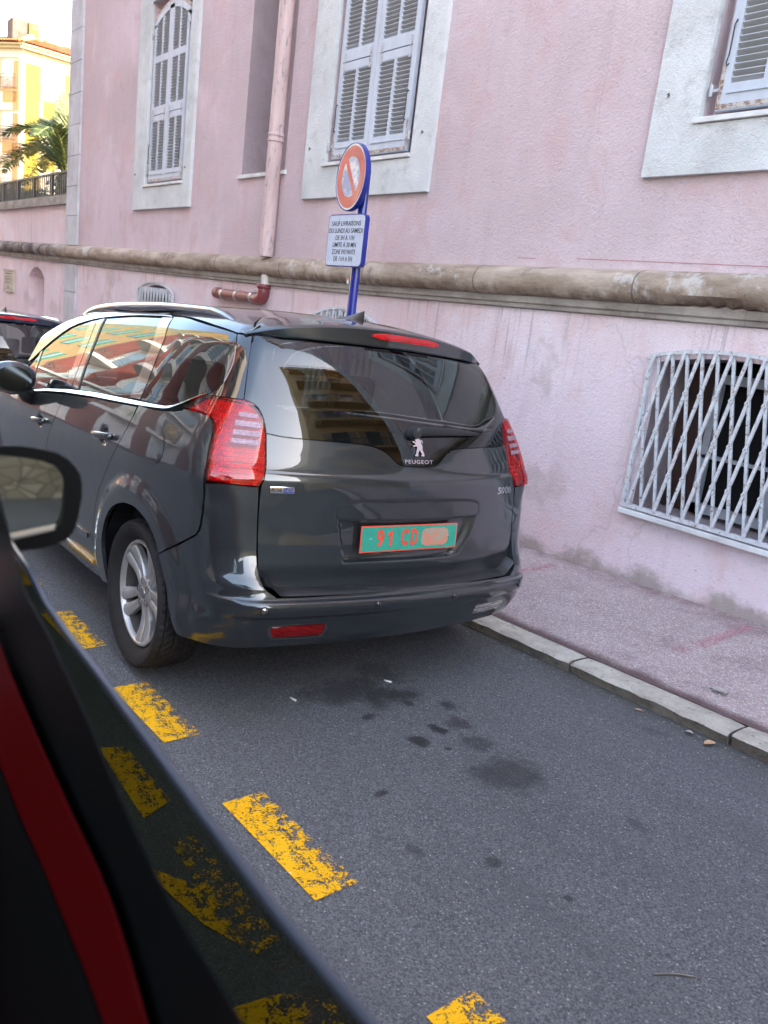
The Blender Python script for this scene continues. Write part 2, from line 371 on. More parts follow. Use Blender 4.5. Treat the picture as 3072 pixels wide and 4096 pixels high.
# ---- car materials
def m_paint(name,base,metal=.55,rough=.28):
    n=N(name); c=n.co()
    fl=n.vor(c,900,out='Color'); s=n.n('SeparateColor'); n.l(fl,s.inputs[0])
    col=n.mix(n.mr(s.outputs[0],0,1,0,.5),base,tuple(min(1,a*1.5) for a in base))
    dust=n.noise(c,5,5,.7)
    r=n.mr(dust,.3,.75,rough,rough+.06)
    wav=n.bump(n.noise(c,1.6,2,.4),.010,.02)
    n.bsdf(col,r,metal,None,1.,.008,.12); n.l(wav,n.p.inputs['Coat Normal']); n.p.inputs['Coat IOR'].default_value=1.72
    return n.m
PAINT=m_paint('dark_grey_metallic_paint',(.028,.034,.0375),.5,.32)
PAINTB=m_paint('dark_blue_metallic_paint',(.012,.022,.05),.6,.3)
PAINTR=m_paint('dark_red_paint',(.16,.006,.008),.3,.3)
def schlick(n,f0):
    lw=n.n('LayerWeight'); lw.inputs[0].default_value=.5
    return n.math('ADD',n.math('MULTIPLY',n.math('POWER',lw.outputs['Facing'],5.),1-f0),f0)
def m_glass(name,tint=(.10,.13,.12),f0=.055):
    n=N(name); tr=n.n('BsdfTransparent'); n.put(tr.inputs[0],tint)
    gl=n.n('BsdfGlossy'); gl.inputs['Roughness'].default_value=.0; gl.inputs[0].default_value=(.90,.96,1,1)
    k=schlick(n,f0)
    mx=n.n('MixShader'); n.l(k,mx.inputs[0]); n.l(tr.outputs[0],mx.inputs[1]); n.l(gl.outputs[0],mx.inputs[2]); n.l(mx.outputs[0],n.out.inputs[0])
    return n.m
GLASS=m_glass('privacy_glass',(.22,.27,.26),.085)
GLASSF=m_glass('front_door_glass',(.42,.50,.46),.14)
GLASSW=m_glass('tinted_window_glass',(.10,.115,.085),.012)
BLKG=simple('black_gloss_trim',(.008,.008,.009),.06,coat=1.,spec=.6)
BLKP=simple('black_plastic',(.018,.018,.020),.45,var=.2,vs=30)
def m_ledge():
    n=N('scuffed_black_plastic'); c=n.co()
    k=n.noise(n.co(scale=(60,8,60)),2,6,.8,.5); k2=n.noise(c,7,3)
    col=n.mix(n.math('MULTIPLY',n.mr(k,.60,.66),n.mr(k2,.45,.62)),(.014,.015,.017),(.20,.21,.22))
    return n.bsdf(col,.32,0,n.bump(n.noise(c,30,4),.1,.002))
LEDGE=m_ledge()
RUB=simple('tyre_rubber',(.022,.020,.020),.72,var=.25,vs=14,bump=.2,bs=180,spec=.3)
def m_alloy():
    n=N('alloy_rim'); c=n.co()
    col=n.mix(n.mr(n.noise(c,9,5,.7),.35,.7),(.56,.55,.53),(.38,.36,.34))
    return n.bsdf(col,.36,.6,None,.25)
ALLOY=m_alloy()
CHROME=simple('chrome',(.80,.80,.82),.08,1.)
SATIN=simple('satin_trim',(.55,.53,.52),.22,1.)
def m_pillar():
    n=N('gloss_pillar_trim'); return n.bsdf((.035,.030,.031),.10,.35,None,1.,.01)
PILLAR=m_pillar()
def m_reflector(name,c0,c1):
    n=N(name); c=n.co()
    h=n.n('TexChecker'); h.inputs['Scale'].default_value=70; n.l(n.co(rot=(.5,.3,.4)),h.inputs[0])
    v=n.vor(n.co(scale=(1,1.6,1.0)),105,rnd=.2); k=n.noise(n.co(scale=(3,3,16)),6,3)
    col=n.mix(n.mr(k,.40,.60),c0,c1); col=n.mix(n.mr(v,.2,.6),col,c0)
    return n.bsdf(col,.25,.25,n.bump(n.math('ADD',v,n.noise(n.co(scale=(40,160,2)),1,1)),.6,.008),.7)
REDR=m_reflector('red_reflector',(.30,.003,.008),(.85,.02,.035))
CLRR=m_reflector('clear_reflector',(.34,.19,.24),(.46,.34,.40))
def m_lens(name,tint,f0=.03):
    n=N(name); tr=n.n('BsdfTransparent'); n.put(tr.inputs[0],tint)
    gl=n.n('BsdfGlossy'); gl.inputs['Roughness'].default_value=.01
    k=schlick(n,.05+f0)
    mx=n.n('MixShader'); n.l(k,mx.inputs[0]); n.l(tr.outputs[0],mx.inputs[1]); n.l(gl.outputs[0],mx.inputs[2]); n.l(mx.outputs[0],n.out.inputs[0])
    return n.m
RLENS=m_lens('red_lens',(1.,.30,.32),.02)
CLENS=m_lens('clear_lens',(.95,.85,.88))
def m_plate():
    n=N('green_plate'); c=n.co()
    return n.bsdf(n.mix(n.mr(n.noise(c,30,3),.3,.7),(.008,.30,.205),(.012,.34,.235)),.35,0,None,.4)
PGREEN=m_plate()
PORANGE=simple('orange_plate_paint',(.80,.085,.045),.4,var=.1)
def m_smudge():
    n=N('blurred_plate_patch'); c=n.co()  # added patch standing for the blurred-out plate characters
    return n.bsdf(n.mix(n.mr(n.noise(c,22,2),.42,.60),(.38,.30,.22),(.60,.22,.14)),.5)
SMUDGE=m_smudge()
BADGEBLUE=simple('badge_blue',(.02,.05,.25),.3,coat=1.)
FABRIC=simple('seat_fabric',(.045,.042,.042),.9,var=.2,vs=20)
MIRROR=simple('mirror_glass',(.80,.84,.82),.02,1.)
# sign
SBLUE=simple('blue_enamel',(.004,.018,.22),.28,coat=.6,var=.1,vs=6)
def m_signred():
    n=N('red_reflective_sheet'); c=n.co()
    return n.bsdf(n.mix(n.mr(n.noise(c,5,3),.35,.7),(.46,.020,.010),(.58,.042,.016)),.28,0,n.bump(n.vor(c,160),.12,.002),.6)
SRED=m_signred()
SWHITE=simple('white_reflective_sheet',(.72,.75,.80),.3,var=.08,vs=9,coat=.5)
SPANEL=simple('grey_white_panel_face',(.50,.55,.66),.35,var=.08,vs=20,coat=.3)
INK=simple('black_lettering',(.02,.02,.025),.5)
def m_fog(): return simple('x',(.5,.5,.5))
# ---------------------------------------------------------------- car body surface
def curve(tab):
    xs=np.array([t[0] for t in tab],float);ys=np.array([t[1] for t in tab],float)
    h=np.diff(xs);d=np.diff(ys)/h;m=np.zeros(len(xs))
    m[0]=d[0];m[-1]=d[-1]
    for i in range(1,len(xs)-1):
        if d[i-1]*d[i]>0:
            w1=2*h[i]+h[i-1];w2=h[i]+2*h[i-1];m[i]=(w1+w2)/(w1/d[i-1]+w2/d[i])
    def f(x):
        x=np.clip(np.asarray(x,float),xs[0],xs[-1]);i=np.clip(np.searchsorted(xs,x)-1,0,len(h)-1)
        t=(x-xs[i])/h[i];t2=t*t;t3=t2*t
        return (2*t3-3*t2+1)*ys[i]+(t3-2*t2+t)*h[i]*m[i]+(-2*t3+3*t2)*ys[i+1]+(t3-t2)*h[i]*m[i+1]
    return f
def sstep(a,b,x):
    t=np.clip((x-a)/(b-a),0,1);return t*t*(3-2*t)
Yt=curve([(.22,.84),(.30,.872),(.36,.888),(.45,.897),(.55,.905),(.65,.912),(.75,.917),(.84,.918),(.92,.913),(1.0,.902),(1.06,.889),(1.12,.872),(1.2,.838),(1.3,.790),(1.4,.738),(1.48,.692),(1.56,.64),(1.7,.55)])
Xr=curve([(.20,-.36),(.28,-.285),(.335,-.24),(.40,-.212),(.44,-.200),(.475,-.188),(.51,-.188),(.54,-.20),(.60,-.237),(.68,-.256),(.76,-.260),(.86,-.257),(.94,-.255),(.962,-.258),(.985,-.272),(1.04,-.288),(1.1,-.306),(1.2,-.345),(1.3,-.398),(1.4,-.463),(1.48,-.527),(1.56,-.60),(1.7,-.74)])
Kt=curve([(.2,.2),(.475,.16),(.7,.19),(.92,.24),(1.1,.29),(1.3,.32),(1.7,.33)])
Rt=curve([(.2,.16),(.475,.15),(.7,.12),(.92,.10),(1.1,.075),(1.7,.06)])
Zc=curve([(-4.72,.45),(-4.66,.70),(-4.5,.84),(-4.3,.93),(-4.05,1.0),(-3.9,1.05),(-3.7,1.15),(-3.4,1.32),(-3.1,1.46),(-2.8,1.545),(-2.4,1.595),(-2.0,1.612),(-1.6,1.616),(-1.2,1.608),(-.95,1.595),(-.7,1.570),(-.55,1.545),(-.2,1.47)])
Rtop=.07
def smax(a,b,R):
    aa=np.maximum(a+R,0);bb=np.maximum(b+R,0)
    return np.maximum(np.maximum(a,b),-R)*((aa<=0)|(bb<=0))+(np.sqrt(aa*aa+bb*bb)-R)*((aa>0)&(bb>0))
WXR,WXF=-1.011,-3.738
def F(x,y,z):
    x=np.asarray(x,float);y=np.asarray(y,float);z=np.asarray(z,float)
    ay=np.abs(y)
    Y=Yt(z)
    g=sstep(1.0,1.3,z)
    Y=Y-(.022+.05*g+.018*sstep(.38,.48,z)*(1-sstep(.84,.95,z)))*np.clip((x+1.15)/.6,0,2)**2-(.03+.03*g)*np.clip((-3.0-x)/1.7,0,1)**2*1.5
    for wx in (WXR,WXF):
        d=np.hypot(x-wx,z-.33)
        Y=Y+.020*(1-sstep(.44,.52,d))
    s=ay-Y
    k=Kt(z)
    xr=Xr(z)-k*y*y
    # raised strip on the bumper
    xr=xr+.016*sstep(.434,.444,z)*(1-sstep(.499,.509,z))*(1-sstep(.74,.83,ay))-.010*sstep(.499,.512,z)*(1-sstep(.52,.57,z))
    r=x-xr
    fr=-(x+4.70)+.22*y*y+.25*np.clip(z-.55,0,1)**2+.25*np.clip(.4-z,0,1)**2
    top=(z-(Zc(x)-.085*(y/.7)**2))*.9
    v=smax(s,r,Rt(z))
    v=smax(v,fr,.12)
    v=smax(v,top,Rtop)
    return v
def solve(p0,d,t0,t1,n=34):
    # root of F along p0+d*t ; arrays; F(t0)<0<F(t1)
    lo=np.full(p0.shape[0],t0,float) if np.isscalar(t0) else t0.copy();hi=np.full(p0.shape[0],t1,float) if np.isscalar(t1) else t1.copy()
    for _ in range(n):
        m=(lo+hi)/2;P=p0+d*m[:,None];v=F(P[:,0],P[:,1],P[:,2])
        ins=v<0;lo=np.where(ins,m,lo);hi=np.where(ins,hi,m)
    m=(lo+hi)/2;return p0+d*m[:,None]
XC=-1.15
# mapping 'S': (u,z). u in [0,pi/2] polar about (XC,0) ; u>pi/2: x=XC-(u-pi/2). left side y<0 (side=-1)
def mapS(U,Z,side=-1):
    U=np.asarray(U,float);Z=np.asarray(Z,float)
    neg=U<0; Ua=np.abs(U)
    pol=Ua<=math.pi/2
    ang=np.minimum(Ua,math.pi/2)
    p0=np.stack([np.where(pol,XC,XC-(Ua-math.pi/2)),np.zeros_like(Z),Z],1)
    sg=np.where(neg,-side,side)
    d=np.stack([np.cos(ang),sg*np.sin(ang),np.zeros_like(Z)],1)
    return solve(p0,d,0.,1.6)
def mapT(X,A):
    # A angle from up toward +y, about (y=0,z=1.1)
    X=np.asarray(X,float);A=np.asarray(A,float)
    p0=np.stack([X,np.zeros_like(X),Zc(X)-.45],1)
    d=np.stack([np.zeros_like(X),np.sin(A),np.cos(A)],1)
    return solve(p0,d,-.1,1.3)
def invS(P,side=-1):
    x,y,z=P; 
    if x<XC: return (math.pi/2+(XC-x))*(1 if y*side>0 else -1),z
    a=math.atan2(abs(y),x-XC); return (a if y*side>=0 else -a),z
def invT(P): return P[0],math.atan2(P[1],P[2]-(float(Zc(P[0]))-.45))
OL={
 'lamp':[[1.126,1.159],[1.069,1.189],[1.013,1.219],[0.929,1.223],[0.87,1.219],[0.834,1.22],[0.801,1.209],[0.771,1.187],[0.75,1.159],[0.735,1.13],[0.728,1.106],[0.719,1.052],[0.709,0.993],[0.707,0.947],[0.721,0.92],[0.778,0.92],[0.833,0.924],[0.899,0.923],[0.899,0.966],[0.905,1.034],[0.908,1.087],[0.917,1.122],[0.931,1.144],[0.95,1.154],[1.01,1.158]],
 'glass_rear':[[0.887,1.466],[0.876,1.423],[0.866,1.378],[0.852,1.312],[0.834,1.222],[0.808,1.218],[0.784,1.206],[0.761,1.183],[0.743,1.152],[0.729,1.111],[0.661,1.102],[0.543,1.101],[0.374,1.098],[0.296,1.096],[0.245,1.089],[0.202,1.076],[0.17,1.06],[0.138,1.036],[0.116,1.025],[0.091,1.02],[0.011,1.018]],
 'chrome_up':[[3.39,0.992],[2.959,1.051],[2.51,1.093],[2.12,1.12],[1.837,1.129],[1.574,1.138],[1.3,1.145],[1.246,1.149],[1.185,1.165],[1.13,1.191],[1.072,1.209],[1.02,1.22]],
 'chrome_lo':[[3.381,0.981],[2.945,1.038],[2.54,1.071],[2.091,1.095],[1.811,1.106],[1.56,1.117],[1.284,1.13],[1.219,1.139],[1.155,1.159],[1.126,1.17],[1.063,1.198],[1.012,1.218]],
 'quarter':[[1.54,1.123],[1.42,1.122],[1.327,1.125],[1.232,1.132],[1.163,1.14],[1.122,1.149],[1.126,1.155],[1.013,1.155],[0.954,1.151],[0.932,1.137],[0.919,1.116],[0.912,1.087],[0.909,1.033],[0.903,0.965],[0.904,0.923],[0.902,0.857],[0.905,0.757],[0.914,0.721],[0.936,0.701],[1.035,0.639],[1.134,0.58],[1.168,0.635],[1.232,0.688],[1.334,0.718],[1.409,0.721],[1.491,0.712],[1.603,0.679],[1.695,0.62],[1.759,0.532],[1.785,0.451],[1.766,0.381],[1.756,0.316],[1.776,0.266],[2.003,0.241],[2.06,0.238],[2.019,0.291],[1.985,0.39],[1.945,0.529],[1.886,0.668],[1.782,0.786],[1.634,0.96],[1.571,1.053]],
 'qglass':[[1.551,1.146],[1.573,1.219],[1.613,1.315],[1.655,1.408],[1.745,1.505],[1.795,1.521],[1.552,1.506],[1.207,1.484],[1.036,1.471],[0.985,1.464],[0.958,1.431],[0.935,1.36],[0.938,1.322],[0.948,1.279],[0.975,1.246],[1.018,1.223],[1.073,1.211],[1.132,1.193],[1.188,1.168],[1.249,1.151],[1.302,1.148]],
 'dpanel':[[0.98,1.465],[0.895,1.464],[0.876,1.423],[0.866,1.378],[0.852,1.312],[0.836,1.224],[0.912,1.225],[1.009,1.223],[0.969,1.245],[0.943,1.278],[0.933,1.322],[0.93,1.36],[0.954,1.431]],
 'cpillar':[[1.679,1.14],[1.562,1.146],[1.579,1.224],[1.619,1.319],[1.662,1.413],[1.757,1.507],[1.867,1.504],[1.775,1.407],[1.711,1.264]],
 'rdglass':[[2.358,1.107],[2.123,1.123],[1.684,1.14],[1.715,1.264],[1.779,1.406],[1.869,1.503],[2.208,1.497],[2.562,1.474],[2.487,1.357],[2.432,1.248]],
 'bpillar':[[2.574,1.089],[2.367,1.107],[2.44,1.248],[2.495,1.357],[2.574,1.475],[2.75,1.45],[2.674,1.335],[2.618,1.223]],
 'fdglass':[[3.141,1.038],[2.583,1.088],[2.624,1.222],[2.681,1.335],[2.759,1.45],[2.969,1.411],[3.135,1.341],[3.276,1.249]],
 'frametop':[[3.448,1.178],[3.325,1.358],[3.166,1.46],[2.776,1.503],[2.423,1.527],[2.062,1.529],[1.793,1.521]],
 'framebot':[[3.394,1.176],[3.291,1.255],[3.144,1.346],[2.982,1.417],[2.772,1.457],[2.582,1.479],[2.223,1.502],[1.879,1.508],[1.759,1.509]],
 'drip':[[3.448,1.178],[3.325,1.358],[3.166,1.46],[2.776,1.503],[2.423,1.527],[2.062,1.529],[1.793,1.521],[1.821,1.529],[1.584,1.515],[1.227,1.492],[0.985,1.469],[0.896,1.466]],
 'fuel':[[1.267,1.065],[1.212,1.058],[1.179,1.032],[1.17,0.999],[1.189,0.954],[1.236,0.925],[1.288,0.927],[1.33,0.956],[1.342,0.986],[1.326,1.035]],
 'cupF':[[2.868,0.936],[2.802,0.911],[2.816,0.861],[2.881,0.839],[2.932,0.855],[2.923,0.905]],
 'cupR':[[1.849,0.996],[1.788,0.984],[1.769,0.94],[1.814,0.911],[1.886,0.91],[1.921,0.933],[1.908,0.976]],
 'bump_top':[[1.134,0.574],[1.034,0.633],[0.936,0.696],[0.909,0.719],[0.899,0.758],[0.896,0.858],[0.897,0.912],[0.833,0.922],[0.778,0.918],[0.722,0.917],[0.719,0.88],[0.715,0.806],[0.71,0.733],[0.704,0.661],[0.697,0.626],[0.688,0.599],[0.677,0.576],[0.663,0.554],[0.646,0.535],[0.626,0.523],[0.618,0.515],[0.524,0.515],[0.371,0.519],[0.191,0.524],[0.003,0.527]],
 'bump_arch':[[1.008,0.289],[1.139,0.572],[1.112,0.533],[1.089,0.488],[1.055,0.429],[1.028,0.359],[1.015,0.315],[0.991,0.291],[0.963,0.286]],
 'bump_bot':[[0.966,0.284],[0.868,0.286],[0.771,0.287],[0.789,0.284],[0.651,0.289],[0.498,0.295],[0.317,0.293],[0.099,0.287],[-0.128,0.285]],
 'fogL':[[0.628,0.375],[0.627,0.389],[0.621,0.393],[0.542,0.397],[0.426,0.397],[0.425,0.38],[0.431,0.353],[0.45,0.347],[0.616,0.346],[0.625,0.355]],
 'revR':[[-0.442,0.356],[-0.44,0.387],[-0.456,0.405],[-0.517,0.409],[-0.626,0.411],[-0.652,0.402],[-0.67,0.374],[-0.655,0.35],[-0.607,0.336]],
 'recess':[[0.403,0.808],[0.404,0.832],[0.393,0.854],[0.359,0.865],[0.1,0.875],[-0.348,0.87],[-0.395,0.861],[-0.417,0.834],[-0.417,0.802],[-0.414,0.744],[-0.39,0.701],[-0.356,0.66],[-0.298,0.637],[-0.243,0.632],[0.352,0.644],[0.366,0.652],[0.386,0.722]],
 'tgbot':[[0.692,0.619],[0.685,0.592],[0.668,0.571],[0.648,0.565],[0.616,0.565],[0.568,0.567],[0.452,0.565],[0.182,0.57],[-0.012,0.569]],
}
# ---------------------------------------------------------------- ground
SA_=math.atan(SL)
def gz(x): return SL*x
def sheet(name,x0,x1,y0,y1,dz,mat,kind='structure'):
    o=mesh(name,[(x0,y0,gz(x0)+dz),(x1,y0,gz(x1)+dz),(x1,y1,gz(x1)+dz),(x0,y1,gz(x0)+dz)],[(0,1,2,3)],mat)
    if kind:tag(o,kind=kind)
    return o
YW=4.70; KW=YW/4.597
def W(x,z): return x*KW,HC+(z-HC)*KW
sheet('road',-70,30,-4.3,3.19,0,ASPH)
sheet('far_ground',-400,300,-300,400,-.6,simple('dry_ground',(.22,.20,.17),.95,var=.2,vs=.1))
KT=.062
# pavement rises gently to the wall
V=[];n_=60
for i in range(n_+1):
    x=-70+100*i/n_
    V+=[(x,3.30,gz(x)+KT),(x,YW+.02,gz(x)+KT+.03)]
tag(mesh('pavement',V,[(2*i,2*i+2,2*i+3,2*i+1) for i in range(n_)],WALK),kind='structure')
sheet('far_pavement',-70,30,-5.7,-4.3,.10,WALK)
# kerb : stones laid end to end
kb=MB(); random.seed(3); x=-2.19*1-.835*30
xs=[x+.835*i for i in range(60)]
for i,x in enumerate(xs):
    if x>20: break
    L=.829; jt=random.uniform(-.006,.006); jz=random.uniform(-.003,.003)
    bm=bmesh.new(); nx=12; prof=[(3.178,-.16),(3.170,-.01),(3.158,.030),(3.150,KT-.012),(3.162,KT-.002),(3.20,KT+.001),(3.26,KT+.001),(3.305,KT-.002),(3.312,-.16)]
    VV=[];FF=[]
    for a in range(nx+1):
        t=a/nx
        for k,(yy,zz) in enumerate(prof):
            e=.006 if a in (0,nx) else 0
            nz=0
            if 1<=k<=4: nz=math.sin(x*37+a*2.3+k)*.0035+random.uniform(-.003,.003)
            X=x+L*t+(.004 if a==0 else -.004 if a==nx else 0)
            VV.append((X,yy+jt+e*(1 if k<5 else 0)+nz,zz+gz(X)+jz-(e*.6 if k>2 else 0)+(nz*.5 if k in (3,4,5) else 0)))
    m=len(prof)
    for a in range(nx):
        for k in range(m-1): FF.append((a*m+k,(a+1)*m+k,(a+1)*m+k+1,a*m+k+1))
    FF.append(tuple(range(m))); FF.append(tuple(nx*m+k for k in range(m-1,-1,-1)))
    bm.free(); kb.add(VV,FF)
tag(kb.build('kerb',KERB,auto=math.radians(40)),kind='structure')
# yellow dashes
def quadmark(name,pts,dz,mat,ox,oy):
    # pts in road (x,y); grid so that object coordinates start at its lower-left corner
    o=mesh(name,[((px-ox)/math.cos(SA_),py-oy,0) for px,py in pts],[tuple(range(len(pts)))],mat)
    o.location=(ox,oy,gz(ox)+dz); o.rotation_euler=(0,-SA_,0); return o
D=[(-4.93,-4.43),(-3.96,-3.43),(-2.98,-2.457),(-2.005,-1.466),(-1.01,-.49),(-5.90,-5.40),(-6.88,-6.36),(-.03,.49)]
dl=['hidden half behind the mirror of the near car','beside the rear wheel of the grey car','just behind the rear wheel of the grey car','in mid road, longest of the dashes in view','cut off by the bottom edge of the photo','beside the front door of the grey car','beside the front wheel of the grey car','outside the near car window']
for (a,b),t in zip(D,dl):
    o=quadmark('road_dash',[(a,1.163),(b,1.163),(b,1.312),(a,1.312)],.004,YEL,a,1.163)
    tag(o,'worn yellow paint dash on the asphalt '+t,'road marking','yellow dashes along the parking bay')
old=[([(-2.53,.95),(-2.22,.93),(-2.05,.92),(-2.10,1.03),(-2.49,1.035)],'old yellow paint blotch seen through dark glass, farthest from camera'),
     ([(-1.88,.81),(-1.76,.835),(-1.54,.87),(-1.38,.935),(-1.39,1.005),(-1.66,1.02),(-1.90,1.01),(-1.90,.94),(-1.68,.925)],'old yellow notched paint mark seen through dark glass, middle one'),
     ([(-1.27,.80),(-1.0,.80),(-.9,.9),(-1.0,1.01),(-1.18,1.005),(-1.25,.91)],'old yellow paint mark seen through dark glass, nearest the camera')]
for pts,t in old:
    o=quadmark('old_road_mark',pts,.004,YEL,pts[0][0],min(p[1] for p in pts)-.01); tag(o,t,'road marking','old yellow marks beside the near car')
for (a,b,y0,y1,t) in [(-2.03,-1.95,3.98,4.60,'faded pink spray line across the pavement near the barred window'),(-2.04,-1.97,3.80,3.90,'small pink spray spot on the pavement near the barred window'),(-3.43,-3.36,4.05,4.50,'faded pink spray line on the pavement behind the grey car')]:
    o=mesh('spray_mark',[(0,0,0),(b-a,0,0),(b-a,y1-y0,0),(0,y1-y0,0)],[(0,1,2,3)],SPRAY)
    o.location=(a,y0,gz(a)+KT+.004+(y0-3.3)/1.42*.03+.001); o.rotation_euler=(.021,-SA_,.03); tag(o,t,'paint mark','pink spray marks on the pavement')
# litter
def leaf(name,x,y,dz,L,wd,rz,mat,lab,curl=.012):
    V=[];Fc=[];n=8
    for i in range(n+1):
        t=i/n;wv=wd*math.sin(PI*t)**.7*.5+.0005
        for s in (-1,0,1): V.append((L*(t-.5),s*wv,curl*(abs(s)*.7+math.sin(t*PI)*.5)))
    for i in range(n):
        for k in range(2): Fc.append((3*i+k,3*i+3+k,3*i+4+k,3*i+1+k))
    o=mesh(name,V,Fc,mat,smooth=True); o.location=(x,y,gz(x)+dz); o.rotation_euler=(0,-SA_,rz); return tag(o,lab,'litter' if 'leaf' not in name else 'leaf')
PALE=simple('dry_leaf_pale',(.34,.31,.27),.7,var=.2,vs=40); TAN=simple('dry_leaf_tan',(.50,.30,.18),.7,var=.2,vs=40)
leaf('fallen_leaf',-1.60,3.50,KT+.012,.085,.045,.2,PALE,'pale dry leaf lying on the pavement beyond the kerb')
leaf('fallen_leaf',-1.40,3.09,.004,.06,.03,1.2,TAN,'tan dry leaf in the gutter against the kerb')
leaf('fallen_leaf',-1.50,3.10,.004,.035,.02,.3,PALE,'tiny pale leaf scrap in the gutter beside the tan leaf')
leaf('dry_straw',-.756,1.78,.003,.11,.0014,.9,PALE,'thin curved straw on the asphalt near the bottom of the photo',.01)
leaf('dry_straw',-.95,3.03,.003,.08,.0014,-.9,PALE,'thin curled straw at the gutter near the right edge',.02)
for x,y,rz,t in [(-2.511,2.261,.6,'white cigarette butt on the oil stains behind the bumper'),(-2.548,1.776,.2,'white cigarette butt on clean asphalt behind the rear wheel')]:
    o=MB().tube([(-.018,0,0),(.018,0,0)],.0042,8).build('cigarette_butt',simple('butt_paper',(.8,.78,.74),.8),smooth=True); o.location=(x,y,gz(x)+.005); o.rotation_euler=(0,0,rz); tag(o,t,'litter','cigarette butts on the road')
# loose grit in the gutter and over the road
random.seed(77); gb=MB(); OCT=[(1,0,0),(0,1,0),(-1,0,0),(0,-1,0),(0,0,.8),(0,0,-.3)]; OF=[(0,1,4),(1,2,4),(2,3,4),(3,0,4),(1,0,5),(2,1,5),(3,2,5),(0,3,5)]
for i in range(1100):
    if i<700: x=random.uniform(-6,.5); y=3.145-abs(random.gauss(0,.05)); z=gz(x)
    elif i<900: x=random.uniform(-3.5,.3); y=random.uniform(1.0,3.1); z=gz(x)
    elif i<1000: x=random.uniform(-3.5,-.2); y=3.34+abs(random.gauss(0,.03)); z=gz(x)+KT+.002
    else: x=random.uniform(-4,-.2); y=YW-.02-abs(random.gauss(0,.05)); z=gz(x)+KT+.029
    s_=random.uniform(.0012,.0038)*(1.5 if random.random()<.06 else 1); a=random.random()*PI
    gb.add([(x+s_*(px_*math.cos(a)-py_*math.sin(a))*random.uniform(.7,1.3),y+s_*(px_*math.sin(a)+py_*math.cos(a)),z+s_*pz_) for px_,py_,pz_ in OCT],OF)
def m_grit():
    n=N('grit'); g=n.n('NewGeometry'); return n.bsdf(n.mix(g.outputs['Random Per Island'],(.10,.09,.08),(.42,.38,.33)),.8)
tag(gb.build('grit',m_grit(),fixn=False),kind='stuff')
for k,(x,y,rz,m_,l) in enumerate([(-1.75,3.10,.5,TAN,'small brown leaf scrap in the gutter nearest the grey car bumper'),(-.98,3.08,2.2,PALE,'narrow pale leaf in the gutter near the right edge of the photo')]):
    leaf('fallen_leaf',x,y,.003,.035,.012,rz,m_,l,.006)
# ---------------------------------------------------------------- pink building
BL=empty('pink_building',(-4,YW,0),'long pink stucco building with pale window surrounds and stone cornice','building')
def part(o,parent=BL):
    o.parent=parent; o.matrix_parent_inverse=Matrix.Translation(-Vector(parent.location)); return o
def bpart(mb,name,mat,parent=BL,**k):
    o=mb.build(name,mat,None,**k); return part(o,parent)
xL=-14.66*KW+0; xR=1.15; ZT=21.0; ZC=1.92
# windows: (outer l,r, bottom, top) (inner)
WIN=[dict(ol=-11.74,orr=-9.92,il=-11.35,ir=-10.13,sh=(-11.30,-10.25)),dict(ol=-7.311,orr=-5.40,il=-6.95,ir=-5.66,sh=(-6.88,-5.77)),dict(ol=-3.32,orr=-1.41,il=-2.99,ir=-1.70,sh=(-2.91,-1.80))]
ZB,ZS,ZI,ZO=2.555,2.865,5.12,5.55
GR=[(-11.385,-10.20,1.49,1.62,.52),(-6.95,-5.80,1.43,1.56,.5),(-2.995,-1.85,1.485,1.556,.495)]
def archpoly(x0,x1,z0,zs,zt,n=12):
    h=zt-zs; wd=(x1-x0)/2; R=(wd*wd+h*h)/(2*h); c=zt-R; a=math.asin(min(1,wd/R))
    return [(x0,z0),(x1,z0)]+[((x0+x1)/2+R*math.sin(a-2*a*i/n),c+R*math.cos(a-2*a*i/n)) for i in range(n+1)]
def Wp(poly): return [W(*p) for p in poly]
up=[];low=[]
for q in WIN: up.append(Wp([(q['il'],ZS-.03),(q['ir'],ZS-.03),(q['ir'],ZI),(q['il'],ZI)]))
up.append(Wp([(-8.66,2.86),(-7.74,2.86),(-7.74,5.6),(-8.66,5.6)]))
for fl in range(4):
    pass
for g in GR: low.append(Wp(archpoly(g[0]+.05,g[1]-.05,g[4]+.0,g[2]-.04,g[3]-.05)))
zc=W(0,ZC)[1]
def facade(name,z0,z1,holes,mat):
    tris,pts=tri2d([(xL,z0),(xR,z0),(xR,z1),(xL,z1)],holes)
    mb=MB(); mb.add([(p[0],YW,p[1]) for p in pts],tris)
    return bpart(mb,name,mat)
facade('upper_wall',zc,ZT,up,PINK)
facade('lower_wall',-1.2,zc,low,PINKLOW)
def reveal(poly,depth,mat,back,name):
    mb=MB(); n=len(poly); V=[(p[0],YW,p[1]) for p in poly]+[(p[0],YW+depth,p[1]) for p in poly]
    mb.add(V,[(i,i+n,(i+1)%n+n,(i+1)%n) for i in range(n)])
    bpart(mb,name,mat)
    if back is not None:
        b=MB(); tr,pts=tri2d(poly); b.add([(p[0],YW+depth,p[1]) for p in pts],tr); bpart(b,name+'_back',back)
for p in up[:-1]: reveal(p,.10,PINK,PINK,'window_reveal')
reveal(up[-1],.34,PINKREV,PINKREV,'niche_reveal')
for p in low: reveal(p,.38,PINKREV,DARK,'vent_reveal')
# closed body behind, roof and far walls
b=MB(); b.box(xL+.01,xR,YW+.6,YW+9,-1.2,ZT-.02); bpart(b,'building_mass',PINK)
b=MB(); b.box(xL-.3,xR+.3,YW-.35,YW+9.3,ZT,ZT+.25); bpart(b,'roof_cornice',QUOIN)
for xe in (xL,xR-.02): b=MB(); b.box(xe,xe+.02,YW,YW+.6,-1.2,ZT-.03); bpart(b,'end_wall',PINK)
